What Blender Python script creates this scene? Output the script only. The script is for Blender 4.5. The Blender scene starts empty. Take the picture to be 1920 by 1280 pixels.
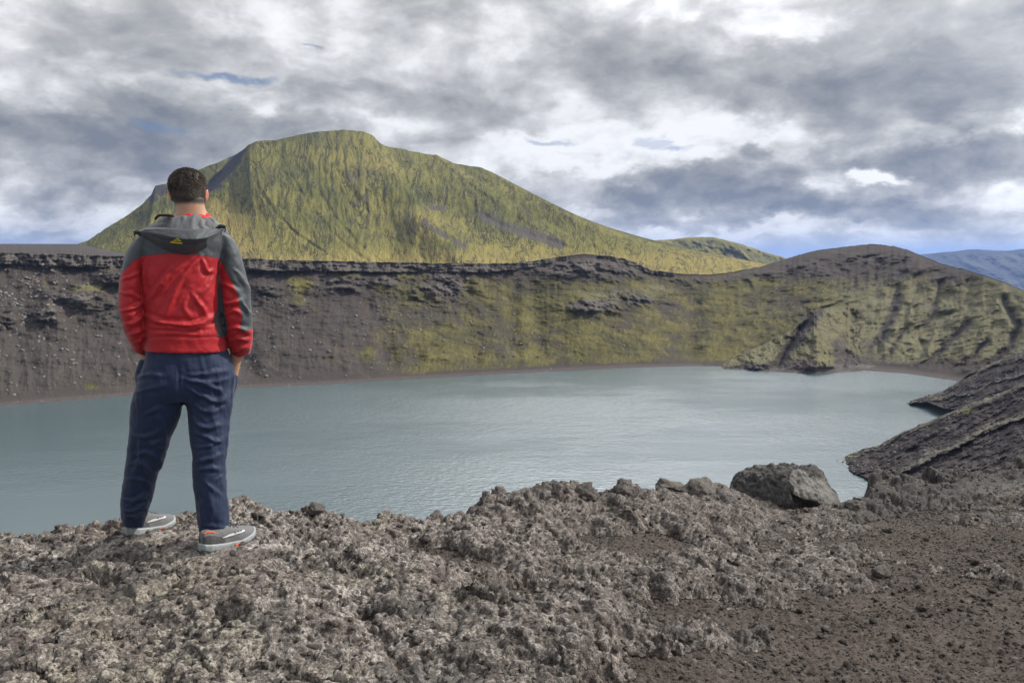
import bpy, bmesh, math, random
import numpy as np
from mathutils import Vector, Matrix

# ------------------------------------------------------------------ camera, sky, sun, exposure
SC = bpy.context.scene
COL = SC.collection
FPX, HZ, CZ = 1493.0, 480.0, 1.39            # focal length in photo pixels, horizon row, eye height
PITCH = math.atan((640.0 - HZ) / FPX)
cam_data = bpy.data.cameras.new('camera')
cam_data.sensor_width = 36.0
cam_data.lens = 36.0 * FPX / 1920.0
cam_data.clip_start, cam_data.clip_end = 0.05, 60000.0
cam = bpy.data.objects.new('camera', cam_data)
cam.location = (0, 0, CZ)
cam.rotation_euler = (math.pi / 2 - PITCH, 0, 0)
COL.objects.link(cam)
SC.camera = cam

SUN_AZ, SUN_EL = math.radians(80), math.radians(42)   # azimuth clockwise from +Y
sd = Vector((math.sin(SUN_AZ) * math.cos(SUN_EL), math.cos(SUN_AZ) * math.cos(SUN_EL), math.sin(SUN_EL)))
sun_data = bpy.data.lights.new('sun', 'SUN')
sun_data.energy = 3.9
sun_data.angle = math.radians(1.2)
sun_data.color = (1.0, 0.94, 0.84)
sun = bpy.data.objects.new('sun', sun_data)
sun.rotation_euler = sd.to_track_quat('Z', 'Y').to_euler()
COL.objects.link(sun)

SC.view_settings.view_transform = 'Standard'
SC.view_settings.look = 'None'
SC.view_settings.exposure = 0.12
SC.view_settings.gamma = 1.0
SC.view_settings.use_curve_mapping = False
SC.render.engine = 'CYCLES'
SC.cycles.use_denoising = True
SC.cycles.max_bounces = 6
SC.cycles.diffuse_bounces = 2
SC.cycles.glossy_bounces = 2
SC.cycles.volume_bounces = 0
SC.cycles.use_adaptive_sampling = True

# ------------------------------------------------------------------ node helper
class NT:
    def __init__(s, tree):
        s.t = tree
        tree.nodes.clear()
    def n(s, typ, _o=0, **kw):
        nd = s.t.nodes.new(typ)
        ins = kw.pop('ins', {})
        for k, v in kw.items():
            setattr(nd, k, v)
        for k, v in ins.items():
            s.put(nd.inputs[k], v)
        return nd
    def put(s, sock, v):
        if isinstance(v, bpy.types.NodeSocket):
            s.t.links.new(v, sock)
        elif isinstance(v, bpy.types.Node):
            s.t.links.new(v.outputs[0], sock)
        else:
            if isinstance(v, (tuple, list)) and sock.type == 'RGBA' and len(v) == 3:
                v = (*v, 1)
            sock.default_value = v
    def m(s, op, a, b=0.0, c=0.0, clamp=False):
        nd = s.n('ShaderNodeMath', operation=op, use_clamp=clamp)
        for i, v in enumerate((a, b, c)):
            s.put(nd.inputs[i], v)
        return nd.outputs[0]
    def vm(s, op, a, b=(0, 0, 0)):
        nd = s.n('ShaderNodeVectorMath', operation=op)
        s.put(nd.inputs[0], a); s.put(nd.inputs[1], b)
        return nd.outputs['Value'] if op in ('LENGTH', 'DOT_PRODUCT', 'DISTANCE') else nd.outputs[0]
    def scale(s, a, k):
        nd = s.n('ShaderNodeVectorMath', operation='SCALE')
        s.put(nd.inputs[0], a); s.put(nd.inputs['Scale'], k)
        return nd.outputs[0]
    def mapr(s, v, a, b, c=0.0, d=1.0, smooth=True):
        nd = s.n('ShaderNodeMapRange', interpolation_type='SMOOTHSTEP' if smooth else 'LINEAR')
        for i, x in enumerate((v, a, b, c, d)):
            s.put(nd.inputs[i], x)
        return nd.outputs[0]
    def mix(s, f, a, b, blend='MIX'):
        nd = s.n('ShaderNodeMix', data_type='RGBA', blend_type=blend)
        s.put(nd.inputs[0], f); s.put(nd.inputs[6], a); s.put(nd.inputs[7], b)
        return nd.outputs[2]
    def noise(s, vec, scale, detail=4, rough=0.55, dist=0.0, col=False, lac=2.0):
        nd = s.n('ShaderNodeTexNoise')
        if vec is not None: s.put(nd.inputs['Vector'], vec)
        s.put(nd.inputs['Scale'], scale); s.put(nd.inputs['Detail'], detail)
        s.put(nd.inputs['Roughness'], rough); s.put(nd.inputs['Distortion'], dist)
        s.put(nd.inputs['Lacunarity'], lac)
        return nd.outputs[1 if col else 0]
    def voro(s, vec, scale, feature='F1', out=0):
        nd = s.n('ShaderNodeTexVoronoi', feature=feature)
        s.put(nd.inputs['Vector'], vec); s.put(nd.inputs['Scale'], scale)
        return nd.outputs[out]
    def ramp(s, f, stops):
        nd = s.n('ShaderNodeValToRGB')
        e = nd.color_ramp.elements
        while len(e) < len(stops): e.new(0.5)
        for el, (p, c) in zip(e, stops):
            el.position = p; el.color = (*c, 1)
        s.put(nd.inputs[0], f)
        return nd.outputs[0]
    def attr(s, name, out='Fac'):
        return s.n('ShaderNodeAttribute', attribute_name=name).outputs[out]
    def sep(s, v):
        nd = s.n('ShaderNodeSeparateXYZ'); s.put(nd.inputs[0], v); return nd.outputs
    def comb(s, x, y, z=0.0):
        nd = s.n('ShaderNodeCombineXYZ')
        for i, v in enumerate((x, y, z)): s.put(nd.inputs[i], v)
        return nd.outputs[0]
    def bump(s, h, strength, dist, normal=None):
        nd = s.n('ShaderNodeBump')
        s.put(nd.inputs['Height'], h); s.put(nd.inputs['Strength'], strength); s.put(nd.inputs['Distance'], dist)
        if normal is not None: s.put(nd.inputs['Normal'], normal)
        return nd.outputs[0]

def material(name):
    m = bpy.data.materials.new(name); m.use_nodes = True
    return m, NT(m.node_tree)

def finish(nt, color, rough=0.9, normal=None, spec=0.2, **extra):
    b = nt.n('ShaderNodeBsdfPrincipled')
    nt.put(b.inputs['Base Color'], color); nt.put(b.inputs['Roughness'], rough)
    nt.put(b.inputs['Specular IOR Level'], spec)
    if normal is not None: nt.put(b.inputs['Normal'], normal)
    for k, v in extra.items():
        nt.put(b.inputs[k.replace('_', ' ')], v)
    o = nt.n('ShaderNodeOutputMaterial')
    nt.t.links.new(b.outputs[0], o.inputs[0])
    return b

# ------------------------------------------------------------------ world: blue sky with a broken cloud deck
def azel(px, py):
    x = (px - 960) / FPX; u = -(py - 640) / FPX
    cp, sp = math.cos(PITCH), math.sin(PITCH)
    v = Vector((x, cp + u * sp, -sp + u * cp)).normalized()
    return math.atan2(v.x, v.y), math.asin(v.z)

world = bpy.data.worlds.new('World'); SC.world = world; world.use_nodes = True
w = NT(world.node_tree)
dirv = w.vm('NORMALIZE', w.n('ShaderNodeTexCoord').outputs['Generated'])
dx, dy, dz = w.sep(dirv)[:3]
zc = w.m('ADD', w.m('MAXIMUM', dz, 0.0), 0.16)
q = w.comb(w.m('DIVIDE', dx, zc), w.m('DIVIDE', dy, zc), 0.0)
az = w.m('ARCTAN2', dx, dy)
el = w.m('ARCSINE', dz)
aev = w.comb(az, el, 0.0)
aes = w.comb(az, w.m('MULTIPLY', el, 1.7), 0.0)          # clouds lie flatter than they are wide
w1 = w.vm('SUBTRACT', w.noise(aes, 5.0, 3, 0.5, col=True), (0.5, 0.5, 0.5))
w2 = w.vm('SUBTRACT', w.noise(w.vm('ADD', aes, (3.1, 0.7, 2.0)), 17.0, 6, 0.6, col=True), (0.5, 0.5, 0.5))
ae = w.vm('ADD', aev, w.vm('MULTIPLY', w.vm('ADD', w.scale(w1, 0.9), w.scale(w2, .75)), (0.13, 0.075, 0.0)))
# cloud masses: photo row/column, radii, weight (positive = thick and dark, negative = thin and bright)
CLOUDS = [
    (1760, 110, 300, 160, .40), (1640, 200, 190, 90, .26), (1180, 75, 190, 75, .34), (900, 15, 150, 40, .20), (1330, 150, 130, 50, .30), (1500, 120, 100, 60, .16),
    (1330, 350, 150, 40, .62), (1450, 385, 120, 26, .50), (1820, 300, 160, 38, .58), (1660, 395, 160, 22, .46), (1560, 300, 70, 26, .30), (1600, 345, 50, 22, .3),
    (1415, 285, 24, 20, .45), (1180, 370, 60, 28, .42), (1200, 405, 70, 18, .40), (1300, 418, 90, 12, .25), (90, 425, 90, 10, .3), (1420, 400, 60, 14, .2), (1000, 215, 90, 26, .22), (1090, 255, 70, 16, .22), (1780, 425, 120, 14, .35),
    (300, 285, 260, 70, .46), (150, 210, 160, 50, .30), (60, 265, 150, 40, .26), (700, 190, 210, 28, .34), (560, 240, 150, 26, .26), (470, 90, 90, 26, .16),
    (130, 60, 190, 46, .18), (850, 240, 100, 25, .22), (340, 200, 80, 30, .2), (130, 352, 80, 24, .24), (40, 330, 60, 20, .2), (700, 40, 80, 24, .12), (30, 130, 80, 30, .15),
    (1020, 295, 150, 50, -.26), (1250, 255, 240, 30, -.34), (1560, 345, 60, 20, -.2), (1640, 330, 46, 18, -1.0), (1830, 240, 150, 18, -.30), (1470, 432, 300, 14, -.28), (1880, 372, 120, 14, -.10),
    (1500, 35, 60, 24, -.22), (620, 215, 60, 34, -.22), (60, 405, 200, 30, -.22), (1500, 250, 50, 40, -.14), (70, 180, 110, 30, -.22), (640, 60, 220, 50, -.14), (1060, 190, 80, 50, -.20), (1430, 55, 50, 26, -.26),
    (1290, 300, 60, 16, -.3), (1130, 320, 120, 16, -.25), (1590, 280, 40, 16, -.25), (330, 170, 60, 16, -.2), (240, 345, 60, 12, -.25), (500, 200, 50, 20, -.2), (200, 120, 80, 18, -.12), (1240, 20, 60, 16, -.15), (1700, 455, 80, 8, -.1), (1080, 400, 100, 14, -.2),
]
tot = None
for (cx, cy, rx, ry, wt) in CLOUDS:
    a0, e0 = azel(cx, cy)
    dvec = w.vm('MULTIPLY', w.vm('SUBTRACT', ae, (a0, e0, 0)), (FPX / rx, FPX / ry, 0.0))
    g = w.mapr(w.vm('LENGTH', dvec), 0.45, 1.35, wt * .8, 0.0)
    tot = g if tot is None else w.m('ADD', tot, g)
tot = w.m('ADD', tot, w.mapr(w.vm('LENGTH', w.vm('MULTIPLY', w.vm('SUBTRACT', ae, (.26, .56, 0)), (2.0, 3.6, 0.0))), .25, 1.5, -.55, 0.0))  # thin bright cloud added high ahead, out of view, to lighten the lake
wq = w.vm('ADD', aes, w.scale(w1, .06))
def lumps(off):
    p = w.vm('ADD', wq, off)
    a_ = w.noise(w.vm('ADD', p, (5.2, 1.3, 2.0)), 8.0, 5, 0.55, 0.1)
    b_ = w.noise(w.vm('ADD', p, (1.2, 7.3, 4.0)), 23.0, 6, 0.58, 0.1)
    return w.m('ADD', w.m('MULTIPLY', w.m('SUBTRACT', a_, .5), CA), w.m('MULTIPLY', w.m('SUBTRACT', b_, .5), CB))
CA, CR = 1.3, 1.05
CB = w.mapr(el, .03, .24, 1.2, .66)
l0 = lumps((0, 0, 0)); l1 = lumps((.016, .022, 0))          # towards the veiled sun: lit rims, shaded bases
nA = w.noise(q, 1.15, 6, 0.5, 0.15)
th = w.m('ADD', w.m('MULTIPLY', w.m('SUBTRACT', nA, 0.5), 0.35), l0)
th = w.m('ADD', th, w.m('MULTIPLY', w.m('SUBTRACT', l1, l0), CR))
th = w.m('MULTIPLY', w.m('ADD', w.m('ADD', th, tot), 0.355), .90)
cloud = w.ramp(th, [(0.0, (.90, .91, .93)), (0.15, (.80, .81, .83)), (0.30, (.605, .612, .625)), (0.50, (.43, .44, .452)), (0.75, (.29, .302, .325)), (1.0, (.19, .21, .245))])
# the deck glows around the veiled sun; a second glow is added ahead
glow = w.vm('DOT_PRODUCT', dirv, tuple(sd))
glow = w.mapr(glow, .40, 1.0, 1.0, 2.3, smooth=True)
glow = w.m('ADD', glow, w.mapr(w.vm('LENGTH', w.vm('MULTIPLY', w.vm('SUBTRACT', aev, (.17, .64, 0)), (2.0, 2.5, 0.0))), .1, 1.0, 5.4, 0.0))  # extra bright patch above the view, added to lay sheen on the lake
cloud = w.scale(cloud, glow)
# gaps of blue: a few slivers low down and thin breaks in the deck
gap = w.mapr(th, -0.12, -0.30, 0.0, 0.4)
for (cx, cy, rx, ry, wt) in [(432, 146, 62, 11, .8), (300, 246, 46, 9, .5), (1250, 284, 34, 8, .55), (1040, 258, 50, 8, .5), (1840, 450, 150, 9, .4), (1560, 462, 120, 8, .2), (30, 425, 90, 14, .35), (600, 75, 14, 6, .5)]:
    a0, e0 = azel(cx, cy)
    dvec = w.vm('MULTIPLY', w.vm('SUBTRACT', ae, (a0, e0, 0)), (FPX / rx, FPX / ry, 0.0))
    gap = w.m('MAXIMUM', gap, w.mapr(w.vm('LENGTH', dvec), 0.3, 1.5, wt, 0.0))
sky = w.n('ShaderNodeTexSky', sky_type='NISHITA', sun_disc=False, sun_elevation=SUN_EL, sun_rotation=SUN_AZ, altitude=600.0, ins={'Vector': w.comb(dx, dy, w.m('ADD', dz, .28))})
bg1 = w.n('ShaderNodeBackground', ins={'Color': sky.outputs[0], 'Strength': 0.12})
bg2 = w.n('ShaderNodeBackground', ins={'Color': cloud, 'Strength': 1.0})
mx = w.n('ShaderNodeMixShader', ins={0: gap})
w.t.links.new(bg2.outputs[0], mx.inputs[1]); w.t.links.new(bg1.outputs[0], mx.inputs[2])
w.t.links.new(mx.outputs[0], w.n('ShaderNodeOutputWorld').inputs[0])

# ------------------------------------------------------------------ numpy noise
_r = np.random.RandomState(7)
_perm = np.concatenate([_r.permutation(256)] * 3).astype(np.int32)
_g = _r.normal(size=(256, 3)).astype(np.float32); _g /= np.linalg.norm(_g, axis=1)[:, None]
def pnoise(x, y, z=0.0):
    x = np.asarray(x, np.float32); y = np.asarray(y, np.float32); z = np.asarray(z, np.float32) + np.zeros_like(x)
    xi = np.floor(x).astype(np.int32); yi = np.floor(y).astype(np.int32); zi = np.floor(z).astype(np.int32)
    xf, yf, zf = x - xi, y - yi, z - zi
    u = xf * xf * xf * (xf * (xf * 6 - 15) + 10); v = yf * yf * yf * (yf * (yf * 6 - 15) + 10); t = zf * zf * zf * (zf * (zf * 6 - 15) + 10)
    xi &= 255; yi &= 255; zi &= 255
    out = 0
    for i in (0, 1):
        wx = u if i else 1 - u
        a = _perm[xi + i]
        for j in (0, 1):
            wy = v if j else 1 - v
            b = _perm[a + yi + j]
            for k in (0, 1):
                wz = t if k else 1 - t
                g = _g[_perm[b + zi + k]]
                out = out + wx * wy * wz * (g[..., 0] * (xf - i) + g[..., 1] * (yf - j) + g[..., 2] * (zf - k))
    return out * 1.5
def fbm(x, y, z=0.0, o=4, gain=0.5, lac=2.03):
    s, a = 0, 1.0
    for i in range(o):
        s = s + a * pnoise(x, y, z + i * 7.7)
        x = x * lac; y = y * lac; z = z * lac; a *= gain
    return s
def ridged(x, y, z=0.0, o=4, gain=0.5, lac=2.07):
    s, a = 0, 1.0
    for i in range(o):
        s = s + a * (1 - np.abs(pnoise(x, y, z + i * 3.3)) * 2)
        x = x * lac; y = y * lac; z = z * lac; a *= gain
    return s
def worley(x, y, seed=0):
    xi = np.floor(x).astype(np.int32); yi = np.floor(y).astype(np.int32)
    f1 = np.full(x.shape, 9.0, np.float32); f2 = f1.copy(); cid = np.zeros(x.shape, np.float32)
    for i in (-1, 0, 1):
        for j in (-1, 0, 1):
            h = _perm[_perm[((xi + i) & 255)] + ((yi + j + seed * 17) & 255)]
            hx = h / 255.0; hy = _perm[h + 37] / 255.0
            d = np.sqrt((xi + i + hx - x) ** 2 + (yi + j + hy - y) ** 2)
            nearer = d < f1
            f2 = np.where(nearer, f1, np.minimum(f2, d))
            cid = np.where(nearer, _perm[h + 91] / 255.0, cid)
            f1 = np.where(nearer, d, f1)
    return f1, f2, cid
def sstep(a, b, v):
    t = np.clip((v - a) / (b - a), 0, 1)
    return t * t * (3 - 2 * t)
def itp(x, pts, k=1):
    return np.interp(x, [p[0] for p in pts], [p[k] for p in pts])

# photo direction -> slopes per metre of depth
_cp, _sp = math.cos(PITCH), math.sin(PITCH)
def slopes(px, py):
    x = (np.asarray(px, float) - 960) / FPX; u = -(np.asarray(py, float) - 640) / FPX
    yc = _cp + u * _sp
    return x / yc, (-_sp + u * _cp) / yc
def at(px, py, Y):
    sx, sz = slopes(px, py)
    return np.stack([sx * Y, Y + 0 * sx, CZ + sz * Y], -1)

# ------------------------------------------------------------------ mesh helpers
def mesh_arrays(name, V, F, attrs=None, smooth=True):
    V = np.asarray(V, np.float32).reshape(-1, 3); F = np.asarray(F, np.int32)
    me = bpy.data.meshes.new(name)
    n = F.shape[1]
    me.vertices.add(len(V)); me.vertices.foreach_set('co', V.ravel())
    me.loops.add(F.size); me.loops.foreach_set('vertex_index', F.ravel())
    me.polygons.add(len(F)); me.polygons.foreach_set('loop_start', np.arange(0, F.size, n, dtype=np.int32))
    me.polygons.foreach_set('use_smooth', np.full(len(F), smooth, bool))
    for k, a in (attrs or {}).items():
        a = np.asarray(a, np.float32)
        if a.size == len(V):
            at_ = me.attributes.new(k, 'FLOAT', 'POINT'); at_.data.foreach_set('value', a.ravel())
        else:
            at_ = me.attributes.new(k, 'FLOAT_VECTOR', 'POINT'); at_.data.foreach_set('vector', a.ravel())
    me.update(calc_edges=True)
    return me
def grid_faces(nr, nc, wrap=False):
    i = np.arange(nr - 1)[:, None]
    j = np.arange(nc if wrap else nc - 1)[None, :]
    j2 = (j + 1) % nc
    return np.stack([i * nc + j, i * nc + j2, (i + 1) * nc + j2, (i + 1) * nc + j], -1).reshape(-1, 4)
def link(name, me, mat=None, parent=None, label=None, cat=None, group=None, kind=None):
    o = bpy.data.objects.new(name, me); COL.objects.link(o)
    if mat is not None and me is not None and len(me.materials) == 0: me.materials.append(mat)
    if parent is not None: o.parent = parent
    if label: o['label'] = label
    if cat: o['category'] = cat
    if group: o['group'] = group
    if kind: o['kind'] = kind
    return o
def grid_obj(name, G, mat, attrs=None, kind='structure', label=None):
    nr, nc = G.shape[:2]
    a = {k: v.reshape(nr * nc, -1).squeeze() for k, v in (attrs or {}).items()}
    return link(name, mesh_arrays(name, G, grid_faces(nr, nc), a), mat, kind=kind, label=label)
# ------------------------------------------------------------------ terrain materials
def mat_mountain():
    m, t = material('mossy_mountain')
    uv = t.attr('flow', 'Vector')          # x across the slope, y down it, in metres
    P = t.n('ShaderNodeTexCoord').outputs['Object']
    bare = t.attr('bare'); crag = t.attr('crag')
    wv = t.scale(t.vm('SUBTRACT', t.noise(P, 0.02, 4, col=True), (.5, .5, .5)), 14.0)
    uv2 = t.vm('ADD', uv, wv)
    st1 = t.noise(t.vm('MULTIPLY', uv2, (0.13, 0.017, 0)), 1.0, 8, 0.66, .3)
    st2 = t.noise(t.vm('MULTIPLY', uv2, (0.36, 0.05, 0)), 1.0, 6, 0.66, .3)
    v1 = t.m('ABSOLUTE', t.m('SUBTRACT', t.noise(t.vm('MULTIPLY', uv2, (0.040, 0.0075, 0)), 1.0, 5, 0.62, .5), .5))
    v2 = t.m('ABSOLUTE', t.m('SUBTRACT', t.noise(t.vm('MULTIPLY', uv2, (0.11, 0.020, 0)), 1.0, 5, 0.62, .4), .5))
    rill = t.m('MAXIMUM', t.mapr(v1, .022, .004), t.m('MULTIPLY', t.mapr(v2, .020, .004), .7))
    big = t.noise(P, 0.008, 4, 0.55)
    fine = t.noise(P, 0.22, 5, 0.7)
    moss = t.ramp(t.m('ADD', t.m('MULTIPLY', big, .85), t.m('MULTIPLY', fine, .30)),
                  [(0.34, (.060, .066, .019)), (0.48, (.106, .108, .025)), (0.60, (.165, .153, .036)), (0.74, (.225, .192, .054))])
    mossb = t.mix(t.mapr(t.attr('pale'), 0.1, 1.0, 0, .85), moss, (.27, .215, .068))
    dark = t.mix(fine, (.034, .031, .020), (.066, .060, .034))
    f = t.m('ADD', t.m('MULTIPLY', t.m('SUBTRACT', st1, .5), .95), t.m('MULTIPLY', t.m('SUBTRACT', st2, .5), .8))
    f = t.m('ADD', f, t.m('MULTIPLY', t.m('SUBTRACT', fine, .5), .5))
    c = t.mix(t.mapr(t.m('SUBTRACT', f, t.m('MULTIPLY', t.attr('pale'), .25)), -0.08, 0.18, 0, .70), mossb, dark)
    c = t.mix(t.m('MULTIPLY', rill, t.mapr(fine, .3, .6, .35, .85)), c, (.032, .029, .018))
    rock = t.mix(fine, (.055, .048, .038), (.125, .11, .088))
    c = t.mix(t.mapr(t.m('ADD', bare, t.m('MULTIPLY', t.m('SUBTRACT', st1, .5), 1.1)), 0.4, 0.65), c, rock)
    c = t.mix(t.mapr(t.m('ADD', crag, t.m('MULTIPLY', t.m('SUBTRACT', fine, .5), .8)), 0.4, 0.6), c, t.mix(fine, (.03, .028, .03), (.075, .068, .06)))
    h = t.m('ADD', t.m('MULTIPLY', st1, -6.0), t.m('ADD', t.m('MULTIPLY', rill, -3.0), t.m('ADD', t.m('MULTIPLY', st2, -2.2), t.m('MULTIPLY', fine, 2.6))))
    finish(t, c, 0.95, t.bump(h, 0.55, 1.0), 0.1)
    return m

def mat_wall():
    m, t = material('crater_wall')
    uv = t.attr('flow', 'Vector')
    P = t.n('ShaderNodeTexCoord').outputs['Object']
    n1 = t.noise(P, 0.09, 7, 0.62); n2 = t.noise(P, 0.9, 5, 0.65)
    wv = t.scale(t.vm('SUBTRACT', t.noise(P, 0.06, 4, col=True), (.5, .5, .5)), 9.0)
    uv2 = t.vm('ADD', uv, wv)
    st = t.noise(t.vm('MULTIPLY', uv2, (0.3, 0.045, 0)), 1.0, 6, 0.65)
    st2 = t.noise(t.vm('MULTIPLY', uv2, (1.1, 0.16, 0)), 1.0, 5, 0.65)
    scree = t.mix(t.m('ADD', t.m('MULTIPLY', st, .6), t.m('MULTIPLY', n2, .4)), (.035, .030, .027), (.085, .074, .067))
    scree = t.mix(t.mapr(n1, .5, .75), scree, (.076, .061, .056))
    moss = t.ramp(t.m('ADD', t.m('MULTIPLY', n1, .55), t.m('MULTIPLY', st2, .5)), [(0.32, (.038, .037, .022)), (0.5, (.076, .071, .033)), (0.68, (.145, .127, .048))])
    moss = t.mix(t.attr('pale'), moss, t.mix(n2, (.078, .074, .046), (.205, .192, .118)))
    cliff = t.ramp(t.m('ADD', t.m('MULTIPLY', n1, .5), t.m('MULTIPLY', n2, .5)), [(0.3, (.036, .032, .031)), (0.48, (.076, .068, .063)), (0.66, (.145, .131, .118))])
    mm = t.m('ADD', t.attr('moss'), t.m('ADD', t.m('MULTIPLY', t.m('SUBTRACT', n1, .5), .8), t.m('MULTIPLY', t.m('SUBTRACT', t.m('MULTIPLY', t.m('ADD', st, st2), .5), .5), 1.1)))
    mm = t.m('ADD', mm, t.m('MULTIPLY', t.m('SUBTRACT', n2, .5), .4))
    c = t.mix(t.mapr(mm, .28, .72), scree, moss)
    c = t.mix(t.mapr(t.m('ADD', t.attr('crag'), t.m('MULTIPLY', t.m('SUBTRACT', n1, .5), .9)), .4, .62), c, cliff)
    c = t.mix(t.mapr(t.m('ADD', t.attr('shore'), t.m('MULTIPLY', t.m('SUBTRACT', n2, .5), .5)), .4, .6), c, t.mix(t.m('ADD', t.m('MULTIPLY', st2, .2), t.m('MULTIPLY', n2, .8)), (.045, .038, .036), (.115, .10, .094)))
    # scattered pale stones
    sp = t.voro(P, 0.55)
    sid = t.voro(P, 0.55, out=1)
    stone = t.m('MULTIPLY', t.mapr(sp, .20, .12), t.mapr(t.m('ADD', t.sep(sid)[0], t.attr('stony')), 1.05, 1.15))
    c = t.mix(t.m('MULTIPLY', stone, .75), c, (.26, .25, .24))
    h = t.m('ADD', t.m('MULTIPLY', st, .8), t.m('ADD', t.m('MULTIPLY', n2, .45), t.m('MULTIPLY', st2, .35)))
    h = t.m('ADD', h, t.m('MULTIPLY', stone, .4))
    h = t.m('ADD', h, t.m('MULTIPLY', n1, t.m('ADD', 1.0, t.m('MULTIPLY', t.attr('crag'), 2.2))))
    finish(t, c, 0.95, t.bump(h, 0.42, 1.0), 0.1)
    return m

def mat_ground():
    m, t = material('lava_ground')
    P = t.n('ShaderNodeTexCoord').outputs['Object']
    rock = t.attr('rock')
    n0 = t.noise(P, 1.1, 4, 0.6); n1 = t.noise(P, 9.0, 6, 0.68); n2 = t.noise(P, 55.0, 5, 0.7); n3 = t.noise(P, 170.0, 3, 0.65)
    k = t.m('ADD', t.m('MULTIPLY', n1, .40), t.m('ADD', t.m('MULTIPLY', n2, .52), t.m('MULTIPLY', n3, .24)))
    rc = t.ramp(k, [(0.40, (.024, .019, .018)), (0.51, (.082, .071, .064)), (0.60, (.200, .180, .164)), (0.68, (.50, .46, .43))])
    li = t.ramp(k, [(0.42, (.055, .048, .032)), (0.54, (.15, .136, .092)), (0.64, (.29, .265, .185)), (0.72, (.42, .39, .29))])
    lich = t.m('MULTIPLY', t.mapr(t.m('ADD', n0, t.m('MULTIPLY', t.m('SUBTRACT', n1, .5), .7)), .5, .66), t.attr('lichen'))
    rc = t.mix(t.m('MULTIPLY', lich, .42), rc, li)
    red = t.mapr(t.noise(P, 1.9, 4, .6), .46, .66)
    rc = t.mix(t.m('MULTIPLY', red, .4), rc, t.mix(k, (.06, .045, .04), (.24, .19, .17)))
    rc = t.mix(t.m('MULTIPLY', t.m('SUBTRACT', 1.0, t.attr('lichen')), .85), rc, t.ramp(k, [(0.40, (.024, .020, .019)), (0.51, (.060, .050, .046)), (0.60, (.125, .109, .101)), (0.69, (.30, .27, .25))]))
    drk = t.attr('dark')
    rc = t.mix(drk, rc, t.mix(k, (.016, .015, .016), (.13, .124, .12)))
    gv = t.voro(P, 75.0, out=1); gvd = t.voro(P, 75.0)
    gv2 = t.voro(P, 28.0, out=1)
    gs = t.sep(gv)[0]; gs2 = t.sep(gv2)[0]
    gc = t.ramp(t.m('ADD', t.m('MULTIPLY', gs, .6), t.m('MULTIPLY', n1, .45)), [(0.15, (.032, .025, .022)), (0.5, (.058, .047, .041)), (0.8, (.082, .068, .060)), (1.0, (.16, .14, .126))])
    gc = t.mix(t.m('MULTIPLY', t.mapr(gs2, .88, .95), t.mapr(t.voro(P, 28.0), .4, .25)), gc, (.12, .105, .097))
    gc = t.mix(t.mapr(t.noise(P, 1.3, 4, .6), .45, .65, 0, .45), gc, (.090, .073, .060))
    f = t.mapr(t.m('ADD', rock, t.m('MULTIPLY', t.m('SUBTRACT', n1, .5), .35)), .38, .62)
    c = t.mix(f, gc, rc)
    h = t.m('ADD', t.m('MULTIPLY', n1, t.m('ADD', .010, t.m('MULTIPLY', f, .03))), t.m('ADD', t.m('MULTIPLY', n2, t.m('ADD', .004, t.m('MULTIPLY', f, .012))), t.m('MULTIPLY', n3, .004)))
    h = t.m('SUBTRACT', h, t.m('MULTIPLY', t.m('SUBTRACT', 1.0, f), t.m('MULTIPLY', gvd, .004)))
    finish(t, c, 0.92, t.bump(h, 1.0, 1.0), 0.18)
    return m

def mat_slope():
    m, t = material('cinder_slope')
    P = t.n('ShaderNodeTexCoord').outputs['Object']
    uv = t.attr('flow', 'Vector')
    n1 = t.noise(P, 0.16, 7, .62); n2 = t.noise(P, 1.2, 6, .68)
    st = t.noise(t.vm('MULTIPLY', uv, (0.9, 0.05, 0)), 1.0, 5, .6)
    c = t.ramp(t.m('ADD', t.m('MULTIPLY', n1, .4), t.m('ADD', t.m('MULTIPLY', n2, .4), t.m('MULTIPLY', st, .25))), [(0.36, (.028, .025, .027)), (0.52, (.055, .047, .047)), (0.68, (.095, .082, .078))])
    rk = t.ramp(t.m('ADD', t.m('MULTIPLY', n1, .35), t.m('MULTIPLY', n2, .65)), [(0.36, (.04, .038, .034)), (0.52, (.115, .105, .088)), (0.66, (.25, .235, .19))])
    c = t.mix(t.mapr(t.m('ADD', t.attr('crag'), t.m('MULTIPLY', t.m('SUBTRACT', n2, .5), .9)), .35, .65), c, rk)
    c = t.mix(t.mapr(t.m('ADD', t.attr('moss'), t.m('MULTIPLY', t.m('SUBTRACT', n2, .5), .9)), .4, .65), c, t.mix(n2, (.10, .10, .045), (.27, .26, .13)))
    sp = t.voro(P, 1.1); sid = t.sep(t.voro(P, 1.1, out=1))[0]
    stone = t.m('MULTIPLY', t.mapr(sp, .27, .16), t.mapr(sid, .80, .84))
    c = t.mix(t.m('MULTIPLY', stone, .8), c, (.21, .20, .195))
    h = t.m('ADD', t.m('MULTIPLY', n1, 2.2), t.m('ADD', t.m('MULTIPLY', n2, .55), t.m('MULTIPLY', stone, .5)))
    finish(t, c, .95, t.bump(h, .5, 1.0), .1)
    return m

def mat_plain():
    m, t = material('ash_plain')
    P = t.n('ShaderNodeTexCoord').outputs['Object']
    n = t.noise(P, 0.01, 6, .6)
    finish(t, t.mix(n, (.05, .046, .046), (.10, .09, .08)), .95)
    return m

def mat_far():
    m, t = material('far_mountain')
    P = t.n('ShaderNodeTexCoord').outputs['Object']
    n = t.noise(P, 0.0035, 7, .62)
    c = t.ramp(n, [(0.38, (.018, .018, .024)), (0.5, (.034, .035, .040)), (0.6, (.062, .062, .050)), (0.72, (.09, .078, .066))])
    finish(t, c, .95, t.bump(n, .8, 120.0), .1)
    return m

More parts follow.
